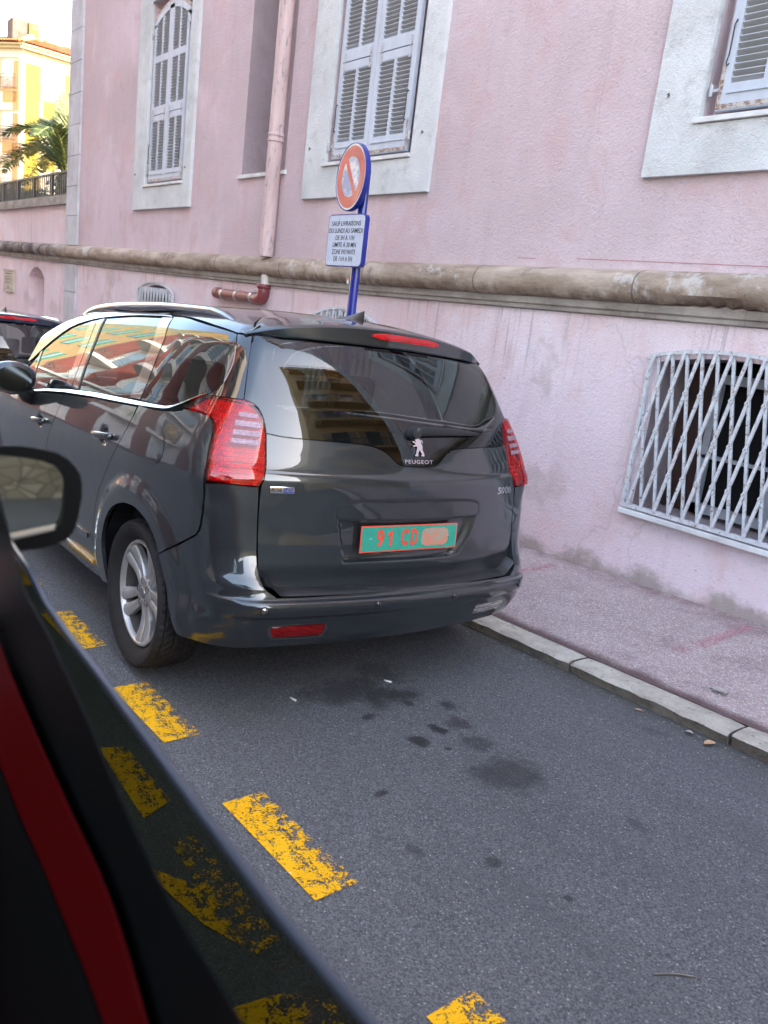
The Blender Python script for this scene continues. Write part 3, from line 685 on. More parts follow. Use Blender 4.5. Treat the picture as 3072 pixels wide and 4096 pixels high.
# marble ledges
b=MB(); a0=W(-8.72,2.85); a1=W(-7.70,2.85); b.box(a0[0],a1[0],YW-.03,YW+.33,a0[1]-.03,a0[1]+.008); bpart(b,'window_sill',MARBLE)
# cornice torus with fillet band
def zcor(x):
    P=[(-20,2.02),(-14.1,1.945),(-10.5,1.905),(-6.7,1.872),(-4.7,1.880),(-2.3,1.888),(12,1.89)]
    for (a,za),(c,zb) in zip(P,P[1:]):
        if x<=c: return za+(zb-za)*(x-a)/(c-a)
    return P[-1][1]
prof=[(0,.115),(-.035,.105),(-.075,.090),(-.108,.055),(-.122,.008),(-.118,-.038),(-.096,-.075),(-.060,-.098),(-.045,-.102)]
band=[(-.045,-.103),(-.045,-.150),(-.030,-.160),(-.030,-.185),(0,-.195)]
def runprof(pr,x0,x1,step,jit=0,seed=1):
    random.seed(seed); mb=MB(); xs=[x0+(x1-x0)*i/int((x1-x0)/step) for i in range(int((x1-x0)/step)+1)]; V=[];Fc=[]
    for x in xs:
        zz=W(x,zcor(x))[1]; X=x*KW
        for k,(dy,dz) in enumerate(pr):
            e=0
            if jit: e=jit*(math.sin(x*5.1+k*.3)*.5+math.sin(x*1.7)*.5+random.uniform(-.25,.25))
            # broken patch on the underside
            br=0
            if jit and -2.95<x<-2.35 and k>=6: br=.045*math.sin((x+2.95)/.6*PI)**.5*(.6+.4*math.sin(x*60))
            V.append((X,YW+(dy+e+br if 0<k else dy),zz+dz+(br*.5)))
    m=len(pr)
    for i in range(len(xs)-1):
        for k in range(m-1): Fc.append((i*m+k,i*m+k+1,(i+1)*m+k+1,(i+1)*m+k))
    mb.add(V,Fc); return mb
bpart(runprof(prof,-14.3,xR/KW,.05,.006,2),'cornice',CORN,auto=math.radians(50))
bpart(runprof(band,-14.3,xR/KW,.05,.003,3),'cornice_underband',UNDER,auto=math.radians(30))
# pink/red drawn line over the cornice
b=MB()
for (a,c,z) in [(-3.75,-1.9,2.055),(-4.3,-4.12,2.05)]:
    p,q=W(a,z),W(c,z-.012*(c-a)); b.add([(p[0],YW-.002,p[1]),(q[0],YW-.002,q[1]),(q[0],YW-.002,q[1]+.004),(p[0],YW-.002,p[1]+.004)],[(0,1,2,3)])
bpart(b,'chalk_line',simple('red_chalk',(.45,.17,.20),.9),fixn=False)
# quoins
for z0,z1,m in ((-1.0,1.76,6),(2.075,ZT-.3,39)):
    for xa,xb in ((xL-.01,-14.10*KW),(xR-.55,xR+.01)):
        b=MB()
        for i in range(m):
            h=(z1-z0)/m; b.bevbox(xa,xb,YW-.035,YW+.01,z0+h*i,z0+h*(i+1)-.006,.006)
        bpart(b,'corner_quoins',QUOIN)
# surrounds, sills, shutters
def lv(mb,x0,x1,z0,z1,y,pitch=.0375):
    n=max(1,round((z1-z0)/pitch)); p=(z1-z0)/n
    for i in range(n):
        zc_=z0+p*(i+.5); M=Matrix.Translation((0,y+.018,zc_))@Matrix.Rotation(math.radians(-38),4,'X')
        mb.box(x0,x1,-.021,.021,-.0035,.0035,M)
def leaf_shutter(q,side,idx):
    s0,s1=q['sh']; mid=(s0+s1)/2
    x0,x1=(s0,mid-.004) if side<0 else (mid+.004,s1)
    X0,X1=x0*KW,x1*KW; z=lambda v:W(0,v)[1]
    fr=MB(); y0,y1=YW-.012,YW+.026; st=.062; mu=.036
    top=4.86; 
    def zt(x): # arched head
        t=(x-(s0+s1)/2*KW)/((s1-s0)/2*KW); return z(5.03)-.165*t*t
    fr.box(X0,X0+st,y0,y1,z(2.905),zt(X0)-.03); fr.box(X1-st,X1,y0,y1,z(2.905),zt(X1)-.03)
    rails=[(2.905,3.05),(3.665,3.735),(3.745,3.845),(4.38,4.46)]
    for a,c in rails: fr.box(X0+st,X1-st,y0+.001,y1-.001,z(a),z(c))
    fr.box(X0+.05,X1-.05,y0-.008,y0+.0,z(2.995),z(3.003))
    xm=(X0+X1)/2
    secs=[(3.05,3.665),(3.845,4.38)]
    for a,c in secs: fr.box(xm-mu/2,xm+mu/2,y0+.002,y1-.002,z(a),z(c))
    fr.box(xm-mu/2,xm+mu/2,y0+.002,y1-.002,z(4.46),zt(xm)-.05)
    n=8; pl=[(X0+(X1-X0)*i/n,zt(X0+(X1-X0)*i/n)) for i in range(n+1)]
    poly=[(a,c-.075) for a,c in pl]+[(a,c) for a,c in reversed(pl)]
    fr.prism(poly,y0,y1)
    lf=bpart(fr,'shutter_leaf',SHUT)
    SLS=[]
    for xa,xb in ((X0+st,xm-mu/2),(xm+mu/2,X1-st)):
        for a,c in [(z(a),z(c)) for a,c in secs]+[(z(4.46),zt((xa+xb)/2)-.085)]:
            sl=MB(); lv(sl,xa,xb,a,c,YW-.012); SLS.append(sl)
    bk=MB(); bk.box(X0+.03,X1-.03,YW+.040,YW+.046,z(2.93),zt(X0)-.04)
    def sub(o): o.parent=lf; return o
    [sub(q_.build('louvres',SLAT)) for q_ in SLS]; sub(bk.build('shutter_back',simple('shutter_dark_back',(.05,.05,.055),.8)))
    # strap hinges at the middle fold
    for hx in (X0+.075,X1-.085):
        h=MB(); zz=z(3.74); h.box(hx-.012,hx+.012,y0-.006,y0-.001,zz-.10,zz+.075); h.tube([(hx-.018,y0-.008,zz),(hx+.018,y0-.008,zz)],.007,8)
        h.box(hx-.017,hx+.017,y0-.007,y0-.001,zz+.035,zz+.06); sub(h.build('strap_hinge',STRAP))
    h=MB(); h.box(X0+.004,X1-.01,y0-.004,y0-.0005,z(2.912),z(2.94)); 
    for i in range(4):
        hx=X0+.06+(X1-X0-.12)*i/3; h.tube([(hx,y0-.001,z(2.926)),(hx,y0-.009,z(2.926))],.006,8)
    xe=X0 if side<0 else X1-.022
    h.box(xe,xe+.022,y0-.0045,y0-.0008,z(2.915),z(3.16)); sub(h.build('rusty_strip',RUST))
    # side pin and latch hook
    xs_=X0 if side<0 else X1; sg=-1 if side<0 else 1
    for zz in ((3.02,4.72)):
        h=MB(); Z=z(zz); h.tube([(xs_+sg*.045,y0-.012,Z-.035),(xs_+sg*.045,y0-.012,Z+.035)],.011,10); h.box(min(xs_-sg*.02,xs_+sg*.04),max(xs_-sg*.02,xs_+sg*.04),y0-.006,y0-.001,Z-.008,Z+.008)
        sub(h.build('hinge_pin',STRAP))
    h=MB(); Z=z(3.14); xx=xs_-sg*.035
    h.tube([(xx,y0-.008,Z+.24),(xx+.008,y0-.022,Z+.245),(xx,y0-.026,Z+.22),(xx-.002,y0-.022,Z+.06),(xx-.012,y0-.022,Z+.02),(xx-.005,y0-.018,Z),(xx+.008,y0-.02,Z+.012)],.0045,6); sub(h.build('latch_hook',IRON))
    return lf
for i,q in enumerate(WIN):
    o4=Wp([(q['ol'],ZB),(q['orr'],ZB),(q['orr'],ZO),(q['ol'],ZO)]); k=.99
    i4=[up[i][0],up[i][1],up[i][2],up[i][3]]
    b=MB(); b.prism(o4,YW-.042,YW+.002,holes=[i4]); bpart(b,'window_surround',PLASTER)
    s0,s1=W(q['il']-.03,ZS),W(q['ir']+.0,ZS)
    b=MB(); b.bevbox(s0[0],s1[0],YW-.062,YW+.095,s0[1]-.026,s0[1]+.006,.004); bpart(b,'window_sill',MARBLE)
    for sd_ in (-1,1): leaf_shutter(q,sd_,i)
    # arched iron head behind the leaves
    b=MB(); s0,s1=q['sh'][0]*KW,q['sh'][1]*KW; c=(s0+s1)/2; zt=W(0,5.03)[1]
    P=[(c+(s1-s0)/2*t,zt-.165*t*t+.012) for t in [(-1+2*j/14) for j in range(15)]]
    b.prism([(a,d-.012) for a,d in P]+[(a,d+.03) for a,d in reversed(P)],YW-.006,YW+.04); bpart(b,'arched_head',RUST)
    # hooks in the surround
    for hx in (q['ol']+.10,q['orr']-.12):
        h=W(hx,3.02); b=MB(); b.tube([(h[0],YW-.04,h[1]),(h[0],YW-.065,h[1]),(h[0]+.014,YW-.070,h[1]+.006),(h[0]+.016,YW-.070,h[1]-.012),(h[0]+.004,YW-.068,h[1]-.018)],.004,6); bpart(b,'wall_hook',IRON)
# grilles
random.seed(11)
def grille(g,detail=True):
    x0,x1,zs,zt,zb=g; y=YW-.05
    P=archpoly(x0,x1,zb,zs,zt,14); b=MB(); pts=Wp(P)
    ring=pts+[pts[0],pts[1]]
    b=MB()
    n=len(pts); cx=sum(p[0] for p in pts)/n; cz=sum(p[1] for p in pts)/n
    def inset(p,d):
        return (p[0]+(d if p[0]<cx else -d)*(1 if abs(p[0]-cx)>.5*(pts[1][0]-pts[0][0])-.01 else 0),p[1]+(d if p[1]<cz else -d))
    inn=[]
    for p in pts:
        px=min(max(p[0],pts[0][0]+.022),pts[1][0]-.022); pz=p[1]+(.026 if p[1]<cz else -.024); inn.append((px,pz))
    b.prism(pts,y-.012,y+.022,holes=[inn]); fr=bpart(b,'window_grille',GRILLE)
    X0,Z0=W(x0,zb); X1=W(x1,zb)[0]
    s=.100*KW; z1,z2,z3=[W(0,v)[1] for v in (1.274,1.012,.757)]; ztop=W(0,1.53)[1]; zbot=W(0,zb+.02)[1]; dz=(z1-z3)/2
    def topz(x):
        t=(x-(X0+X1)/2)/((X1-X0)/2); return W(0,zt)[1]-(zt-zs)*KW*t*t-.012
    bars=MB(); xs0=X0+.094*KW-.10*KW*2; nb=int((X1-X0)/s)+5
    def clipline(xa,za,xb,zb_):
        # clip to frame in x
        t0,t1=0.,1.
        dx=xb-xa
        for lo,hi in ((X0+.004,X1-.004),):
            if abs(dx)>1e-9:
                ta,tb=(lo-xa)/dx,(hi-xa)/dx
                if ta>tb: ta,tb=tb,ta
                t0=max(t0,ta);t1=min(t1,tb)
            elif not(lo<xa<hi): return None
        if t1-t0<.05: return None
        dz_=zb_-za; return (xa+dx*t0,za+dz_*t0,xa+dx*t1,za+dz_*t1)
    for i in range(nb):
        xc=xs0+s*i
        for sg in (-1,1):
            # a bar passes xc at row1; drifts sg*s/2 per row
            xa=xc-sg*s/2*((ztop-z1)/dz); za=ztop; xb=xc+sg*s/2*((z1-zbot)/dz); zb2=zbot
            r=clipline(xa,za,xb,zb2)
            if not r: continue
            xa,za,xb,zb2=r
            tz=topz(xa)
            if za>tz:
                t=(za-tz)/(za-zb2); xa+=(xb-xa)*t; za=tz
            yy=y-.009 if sg<0 else y+.010
            L=math.hypot(xb-xa,zb2-za); an=math.atan2(xb-xa,-(zb2-za))
            M=Matrix.Translation((xa,yy,za))@Matrix.Rotation(-an,4,'Y')
            bars.bevbox(-.0095,.0095,-.0085,.0085,-L,0,.0025,M)
    o=bars.build('lattice_bars',GRILLE); o.parent=fr
    ro0=None
    for r,(zr,off) in enumerate(((z1,0),(z2,.5),(z3,0))):
        for i in range(nb+1):
            x=xs0+s*(i-off)
            if X0+.02<x<X1-.02:
                ro=MB(); ro.lathe([(0,.030),(.006,.029),(.007,.024),(.013,.024),(.0165,.019),(.0165,.010),(0,.010)],12,Matrix.Rotation(PI/2,4,'X'))
                if ro0 is None: ro0=ro.build('rosette',GRILLE,auto=math.radians(35)); o=ro0
                else: o=ro0.copy(); COL.objects.link(o)
                o.parent=fr; o.location=(x,y+.006,zr)
    a=W(x0-.005,zb-.005); c=W(x1+.01,zb-.005); b=MB(); b.bevbox(a[0],c[0],YW-.075,YW+.05,a[1]-.040,a[1]-.006,.004); bpart(b,'vent_sill',MARBLE)
    # window frame deep inside
    b=MB(); a=W(x0+.3,zb+.03); c=W(x1,zt-.14); fz=W(0,.88)[1]
    b.box(a[0],c[0],YW+.26,YW+.31,a[1],a[1]+.06).box(a[0],c[0],YW+.26,YW+.31,fz,fz+.022).box(a[0],a[0]+.05,YW+.26,YW+.31,a[1],c[1]).box((a[0]+c[0])/2+.04,(a[0]+c[0])/2+.13,YW+.255,YW+.31,a[1],c[1]).box(a[0],c[0],YW+.26,YW+.31,c[1]-.06,c[1])
    bpart(b,'inner_window_frame',simple('grey_window_paint',(.35,.37,.40),.6,var=.15))
    b=MB(); b.box(a[0]-.32,a[0]-.02,YW+.33,YW+.35,a[1]-.02,c[1]+.05); bpart(b,'inner_blind',simple('brown_blind',(.05,.02,.017),.7,var=.3))
for g in GR: grille(g)
# drain pipe
b=MB(); px=-7.82*KW; zt_=W(0,1.985)[1]
b.tube([(px,YW-.088,20.5),(px,YW-.088,5),(px-.003,YW-.088,3.2),(px,YW-.088,zt_)],.079,20,cap=False)
dp=bpart(b,'drain_pipe',PIPE,auto=math.radians(60))
cz=W(0,3.165)[1]
b=MB(); b.lathe([(.080,-.05),(.086,-.045),(.086,-.02),(.082,-.015),(.082,.005),(.090,.010),(.090,.028),(.083,.034),(.080,.05)],24,Matrix.Translation((px,YW-.088,cz))); o=b.build('pipe_collar',PIPE,auto=.6); o.parent=dp
b=MB(); b.tube([(px-.02,YW-.06,W(0,1.80)[1]),(px-.02,YW-.06,W(0,1.66)[1])],.048,14); o=b.build('pipe_stub',simple('stub_paint',(.55,.50,.46),.7,var=.2),auto=.6); o.parent=dp
# red elbow and brown horizontal waste pipe
ez=W(0,1.56)[1]; ex_=-7.86*KW; P=[(ex_,YW-.06,W(0,1.70)[1])]; R=.075
for i in range(9):
    a=PI/2*i/8; P.append((ex_-R+R*math.cos(a),YW-.06,ez+.045+R-.06-R*math.sin(a)))
hz=P[-1][2]; P.append((ex_-.17,YW-.06,hz))
b=MB(); b.tube(P,.066,18); b.tube([(ex_,YW-.06,W(0,1.70)[1]),(ex_,YW-.06,W(0,1.655)[1])],.075,18); el=bpart(b,'waste_elbow',PVC,smooth=True)
b=MB(); b.tube([(ex_-.165,YW-.06,hz),(-8.92*KW,YW-.06,hz+.012)],.057,18); b.tube([(-8.86*KW,YW-.06,hz+.012),(-8.95*KW,YW-.06,hz+.012)],.066,18); wp=bpart(b,'waste_pipe',BRP,auto=.7)
for t in (-8.07,-8.42,-8.76):
    b=MB(); X=t*KW; b.tube([(X-.022,YW-.06,hz+.006),(X+.022,YW-.06,hz+.004)],.062,18); b.tube([(X,YW-.06,hz+.055),(X,YW-.06,hz+.085)],.006,6); b.box(X-.015,X+.015,YW-.07,YW-.05,hz+.08,hz+.086)
    o=b.build('pipe_clip',GALV,auto=.7); o.parent=wp
# ---------------------------------------------------------------- retaining wall on the left
RW=empty('retaining_wall',(-25,YW,0),'pink garden wall with stained grey coping left of the building corner','wall')
wx0=-62
arn=[W(*p) for p in archpoly(-16.93,-15.945,.66,1.47,1.655,12)]
tris,pts=tri2d([(wx0,-3),(xL+.0,-3),(xL+.0,W(0,2.72)[1]),(wx0,W(0,2.72)[1])],[arn])
y_=YW+.012
b=MB(); b.add([(p[0],y_,p[1]) for p in pts],tris); n=len(arn)
b.add([(p[0],y_,p[1]) for p in arn]+[(p[0],y_+.42,p[1]) for p in arn],[(i,i+n,(i+1)%n+n,(i+1)%n) for i in range(n)])
t2,p2=tri2d(arn); b.add([(p[0],y_+.42,p[1]) for p in p2],t2)
bpart(b,'wall_face',PINKLOW,RW)
COPE=UNDER
ca,cb=W(0,2.72)[1],W(0,2.87)[1]
b=MB(); b.bevbox(wx0,xL-.0,YW-.05,YW+.35,ca,cb,.01); bpart(b,'coping',COPE,RW)
bpart(runprof(prof,-24,-14.3,.05,.012,6),'wall_cornice',CORN,RW,auto=math.radians(50))
bpart(runprof(band,-24,-14.3,.05,.006,7),'wall_cornice_underband',UNDER,RW,auto=math.radians(30))
PLQ=empty('wall_plaque',(-18.65,YW,1.3),'beige engraved plaque screwed to the pink garden wall','plaque')
a=W(-18.63,1.112);c=W(-17.875,1.560)
b=MB(); b.bevbox(a[0],c[0],YW-.03,YW+.012,a[1],c[1],.006); bpart(b,'plaque_slab',simple('plaque_stone',(.50,.43,.36),.7,var=.12),PLQ)
b=MB(); wd=c[0]-a[0]; hh=c[1]-a[1]
for v,l,t in [(.90,.82,.012),(.80,.62,.02),(.74,.3,.005),(.66,.7,.012),(.59,.6,.012),(.53,.78,.012),(.45,.62,.012),(.38,.78,.012),(.30,.06,.01),(.24,.16,.014),(.18,.22,.016),(.12,.80,.010)]:
    b.box(a[0]+wd*(.5-l/2),a[0]+wd*(.5+l/2),YW-.0315,YW-.028,a[1]+hh*v-t/2,a[1]+hh*v+t/2)
bpart(b,'engraved_lines',simple('plaque_ink',(.16,.13,.11),.8),PLQ)
b=MB()
for u in (.06,.94):
    for v in (.05,.95): b.tube([(a[0]+wd*u,YW-.028,a[1]+hh*v),(a[0]+wd*u,YW-.036,a[1]+hh*v)],.012,8)
bpart(b,'plaque_screws',IRON,PLQ)
# railing
RL=empty('garden_railing',(-25,YW,cb),'black vertical-bar railing on the coping above the garden wall','railing')
zt=W(0,3.28)[1]; b=MB(); x=wx0
b.box(wx0,xL-.02,YW+.06,YW+.10,zt-.02,zt+.015); b.box(wx0,xL-.02,YW+.065,YW+.095,cb+.02,cb+.045); bpart(b,'rail_bars',IRON,RL)
b=MB(); x=xL-.1
while x>-44: b.box(x-.011,x+.011,YW+.07,YW+.09,cb+.02,zt); x-=.112
bpart(b,'balusters',IRON,RL)
x=xL-.05
while x>-44: b=MB(); b.box(x-.03,x+.03,YW+.055,YW+.105,cb,zt); x-=1.12; bpart(b,'railing_post',IRON,RL)
tag(MB().box(-62,xL-.02,YW+.35,60,1.5,cb-.25).build('garden_terrace',simple('garden_soil',(.14,.11,.08),.95,var=.3,vs=2)),kind='structure')
# leaves
def leafmat(name,c0,c1,rough=.5):
    n=N(name); c=n.co()
    g=n.n('NewGeometry'); 
    col=n.mix(g.outputs['Random Per Island'],c0,c1)
    n.bsdf(col,rough,spec=.4); return n.m
LEAFD=leafmat('shrub_leaves',(.035,.065,.02),(.11,.16,.045))
LEAFO=leafmat('orange_shrub_leaves',(.28,.10,.03),(.50,.20,.06))
PALML=leafmat('palm_leaflets',(.035,.065,.018),(.10,.135,.04))
def cloud(name,c,r,n,size,mat,parent,seed):
    random.seed(seed); mb=MB()
    blobs=[(Vector((random.uniform(-.7,.7)*r[0],random.uniform(-.7,.7)*r[1],random.uniform(-.5,.6)*r[2])),random.uniform(.3,.55)) for _ in range(9)]
    for _ in range(n):
        bc,br=random.choice(blobs)
        d=Vector((random.gauss(0,1),random.gauss(0,1),random.gauss(0,1))).normalized()*random.random()**.4
        p=Vector(c)+bc+Vector((d.x*r[0],d.y*r[1],d.z*r[2]))*br
        a=Vector((random.gauss(0,1),random.gauss(0,1),random.gauss(0,1)+.3)).normalized(); t=a.orthogonal().normalized(); bb=a.cross(t)
        s=size*random.uniform(.6,1.3)
        mb.add([p-t*s*.5,p+bb*s*.22,p+t*s*.5,p-bb*s*.22],[(0,1,2,3)])
    return mb.build(name,mat,parent,fixn=False)
STEM=simple('bark',(.10,.07,.05),.9,var=.3,vs=12)
def shrub(x,y,z,r,seed,lab,mat=LEAFD,n=2600,size=.13):
    s=empty('shrub',(x,y,z),lab,'shrub','shrubs behind the railing')
    o=cloud('foliage',(0,0,r[2]*.9),r,n,size,mat,s,seed)
    mb=MB(); random.seed(seed)
    for k in range(5): mb.tube([(0,0,-.2),(random.uniform(-.3,.3)*r[0],random.uniform(-.3,.3)*r[1],r[2]*.6),(random.uniform(-.6,.6)*r[0],random.uniform(-.5,.5)*r[1],r[2]*1.2)],[.05,.03,.01],6)
    mb.build('stem',STEM,s,smooth=True)
zt0=cb-.25
for i,(x,y,r,m,l) in enumerate([(-17.2,7.0,(1.3,1.0,.75),LEAFD,'low green shrub behind the railing nearest the building corner'),(-20.0,7.2,(1.5,1.1,.62),LEAFD,'wide green shrub behind the railing second from the corner'),(-22.8,6.6,(1.3,1.0,.5),LEAFD,'dull green shrub behind the left part of the railing'),
    (-25.8,6.4,(1.5,1.0,.62),LEAFD,'dark green shrub behind the railing near the left edge'),(-18.4,6.2,(.7,.5,.72),LEAFO,'orange flowering shrub behind the railing at the foot of the palm'),(-29.0,7.0,(1.8,1.2,.7),LEAFD,'green shrub behind the railing at the far left edge')]):
    shrub(x,y,zt0,r,20+i,l,m,1500 if m is LEAFO else 2600)
# palm
PM=empty('palm_tree',(-26.5,8.3,zt0),'feathery green palm behind the railing in front of the yellow building','palm')
def frond(P0,P1,sag,mb,rb,seed,wid=.62):
    random.seed(seed); P0=Vector(P0);P1=Vector(P1); n=46; pts=[]
    for i in range(n+1):
        t=i/n; p=P0.lerp(P1,t); p.z+=sag*math.sin(PI*t**.75)*1.0; pts.append(p)
    rb.tube(pts[::3],[.045*(1-.8*i/len(pts[::3])) for i in range(len(pts[::3]))],6)
    for i in range(4,n+1):
        t=i/n; p=pts[i]; tg=(pts[min(i+1,n)]-pts[i-1]).normalized(); sd=tg.cross(Vector((0,0,1))).normalized(); upv=sd.cross(tg)
        L=wid*(math.sin(PI*min(1,t*.92+.06))**.6)
        for s in (-1,1):
            for rep in range(3):
                d=(sd*s*random.uniform(.7,1)+tg*random.uniform(.65,1.0)+upv*random.uniform(-.25,.45)).normalized()
                q=p+tg*random.uniform(-.05,.05); e=q+d*L*random.uniform(.8,1.1)-Vector((0,0,.10*L)); wv=tg*.024
                m_=(q+e)/2+Vector((0,0,.03))
                mb.add([q-wv,m_-wv,e,m_+wv,q+wv],[(0,1,2,3,4)])
fr=MB(); rb=MB(); B0=Vector((0,0,1.55))
tips=[((-3.7,-.2,1.75),1.35),((-4.4,0,1.15),1.7),((-4.1,.4,.7),1.5),((-7.2,-.3,1.0),1.15),((-5.6,.2,.35),1.1),((-6.4,.6,1.5),1.3),((-1.9,.3,2.35),.75),((-.3,0,2.6),.45),((.9,.2,2.4),.55),((2.6,.4,1.2),1.3),((1.6,-1.4,1.0),1.2),((-2.8,1.8,1.2),1.2),((3.2,-.5,.2),1.2),((-3.4,-1.0,.4),1.3),((.5,2.4,1.3),1.2),((-1.0,-1.6,1.2),1.2),((-2.6,-.1,2.1),1.0),((-1.2,.1,1.9),1.0)]
for k,(t,sg) in enumerate(tips): frond(B0,B0+Vector(t),sg*.8,fr,rb,50+k)
tb=MB(); tb.tube([(0,0,-.3),(0,0,.7),(.02,0,1.7),(0,0,1.95)],[.42,.36,.34,.2],14)
tb.build('trunk',STEM,PM,smooth=True); cr=fr.build('crown',PALML,PM,fixn=False); rb.build('frond_ribs',simple('frond_rib',(.16,.20,.06),.6),cr,smooth=True)
# ---------------------------------------------------------------- far yellow building
YB=empty('yellow_building',(-58.03,15.24,0),'sunlit yellow apartment building with tiled roof far left','building')
YWL=simple('yellow_render',(.30,.225,.03),.9,var=.06,vs=2); CRM=simple('cream_render',(.36,.31,.20),.9,var=.05,vs=2); ORG=simple('orange_render',(.52,.27,.13),.9,var=.06,vs=2); PCH=simple('pale_peach_render',(.66,.56,.50),.9,var=.05,vs=2)
SHW=simple('roller_shutter_white',(.70,.68,.65),.6); GLS=simple('window_glass_far',(.08,.10,.11),.05,spec=.8); MTL=simple('balcony_iron',(.10,.09,.09),.5)
def m_tile():
    n=N('roof_tile'); c=n.co(); g=n.n('NewGeometry')
    col=n.mix(g.outputs['Random Per Island'],(.42,.13,.06),(.60,.22,.10)); return n.bsdf(col,.85,0,n.bump(n.noise(c,12,3),.3,.01))
TILE=m_tile()
C=Vector((0,0,0)); dR=Vector((0,1,0)); dL=Vector((-.848,-.53,0)); nR=Vector((1,0,0)); nL=Vector((.53,-.848,0))
def FM(d,n): return Matrix(((d.x,-n.x,0,0),(d.y,-n.y,0,0),(0,0,1,0),(0,0,0,1)))  # local x along facade, local y into building
MR_,ML_=FM(dR,nR),FM(dL,nL)
def yb(mb,name,mat,**k): o=mb.build(name,mat,YB,**k); return o
b=MB(); b.box(0,14,0,9,-3,15.0,MR_); b.box(0,9,.0,8,-3,15.0,ML_); yb(b,'walls',CRM)
# left facade skin: peach with orange panels ; right facade: yellow panels
b=MB(); b.box(.0,9,-.02,.0,-3,15.0,ML_); yb(b,'left_facade',PCH)
b=MB()
for z0 in (14.28,11.25,8.2,5.2,2.2): b.box(.27,.74,-.05,.0,z0-2.95,z0,ML_)
for zt_ in (12.78,9.75,6.7,3.7): b.box(.45,1.55,-.05,.0,zt_-.90,zt_,ML_)
for s in (2.6,4.9): b.box(s,s+.5,-.05,0,2,14.3,ML_)
yb(b,'orange_panels',ORG)
b=MB()
b.box(.18,.97,-.04,0,2,14.22,MR_); b.box(2.57,3.4,-.04,0,2,14.16,MR_); b.box(3.9,5,-.04,0,2,14.16,MR_)
for z0 in (12.25,9.0,5.9): b.box(1.27,2.03,-.04,0,z0-.93,z0,MR_)
yb(b,'yellow_panels',YWL)
def ywin(M,x0,x1,z0,z1,sh,rail=True):
    fr_=MB(); fr_.box(x0-.12,x1+.12,-.07,.0,z0-.14,z0-.02,M).box(x0-.10,x0,-.06,.06,z0,z1,M).box(x1,x1+.10,-.06,.06,z0,z1,M).box(x0-.1,x1+.1,-.06,.06,z1,z1+.1,M)
    f=yb(fr_,'window',CRM)
    g=MB(); g.box(x0,x1,-.012,-.004,z0,z1,M); g.build('window_pane',GLS,f)
    g=MB(); nn=int((z1-z0)*sh/.09)
    for i in range(nn): g.box(x0+.02,x1-.25 if x1-x0>1.15 else x1-.02,-.045,-.016,z1-.09*(i+1)+.006,z1-.09*i,M)
    g.build('roller_shutter',SHW,f)
    if rail:
        g=MB(); g.box(x0,x1,-.22,-.19,z0+.80,z0+.83,M).box(x0,x1,-.22,-.19,z0+.62,z0+.64,M).box(x0,x1,-.22,-.19,z0+.03,z0+.05,M)
        for i in range(11):
            xx=x0+(x1-x0)*i/10; g.box(xx-.012,xx+.012,-.215,-.195,z0+.03,z0+.80 if i in(0,10) else z0+.62,M)
        g.tube([M@Vector(((x0+x1)/2+.16*math.cos(a*.52),-.205,z0+.33+.16*math.sin(a*.52))) for a in range(13)],.012,5)
        for q in (x0,x1): g.box(q-.015,q+.015,-.22,0,z0+.60,z0+.64,M)
        g.build('window_railing',MTL,f)
for z0 in (12.46,9.45,6.4,3.3): ywin(MR_,1.13,2.32,z0,z0+1.7,.95)
for z0 in (12.66,9.62,6.5,3.4):
    ywin(ML_,.36,1.68,z0,z0+1.72,.92); ywin(ML_,3.2,4.4,z0,z0+1.72,.7); ywin(ML_,5.6,6.8,z0,z0+1.72,.5)
for z0 in (11.5,8.4,5.3):   # balconies at the right end
    g=MB(); g.box(1.98,7,-1.1,0,z0-.22,z0,MR_); o=yb(g,'balcony_slab',PCH)
    g=MB(); g.box(1.98,7,-1.1,-1.07,z0+.92,z0+.96,MR_).box(1.98,7,-1.1,-1.07,z0+.06,z0+.09,MR_).box(1.98,2.01,-1.1,0,z0+.92,z0+.96,MR_)
    for i in range(42): g.box(1.98+i*.12,2.005+i*.12,-1.095,-1.075,z0,z0+.94,MR_)
    g.build('balcony_railing',MTL,o)
# eaves and roof
b=MB(); b.box(-.25,14,-.30,.2,14.95,15.12,MR_).box(-.2,14,-.42,.2,15.12,15.22,MR_).box(-.05,9,-.30,.2,14.94,15.11,ML_).box(-.1,9,-.42,.2,15.11,15.21,ML_); yb(b,'eaves',CRM)
def tiles(M,x0,x1,zlow,depth,rise,skew0,skew1):
    mb=MB(); n=int((x1-x0)/.22); rows=9
    for r in range(rows):
        t0,t1=r/rows,(r+1.12)/rows
        for i in range(n):
            xa=x0+(x1-x0)*i/n; wv=(x1-x0)/n
            if xa<x0+skew0*t0*depth: continue
            y0,y1=-.50+depth*t0,-.50+depth*t1; z0,z1=zlow+rise*t0+.05,zlow+rise*t1
            V=[];K=6
            for (yy,zz) in ((y0,z0),(y1,z1)):
                for k in range(K+1):
                    a=PI*k/K; V.append((xa+wv/2-wv*.5*math.cos(a),yy,zz+.085*math.sin(a)))
            mb.add(V,[(k,k+1,K+2+k,K+1+k) for k in range(K)],M)
            mb.add([(xa-.05,y0+.02,z0-.05),(xa+.05,y0+.02,z0-.05),(xa+.05,y1,z1-.03),(xa-.05,y1,z1-.03)],[(0,1,2,3)],M)
    return mb
b=tiles(MR_,-.3,13,15.20,3.6,1.35,.45,0); yb(b,'tiled_roof',TILE,fixn=False)
b=tiles(ML_,-.1,9,15.22,3.6,1.35,.3,0); yb(b,'tiled_roof',TILE,fixn=False)
b=MB(); b.tube([(.25,-.2,15.30),(-2.6,1.5,16.62)],.20,10); yb(b,'ridge_tiles',simple('ridge_tile',(.55,.22,.09),.85,var=.2,vs=3),smooth=True)
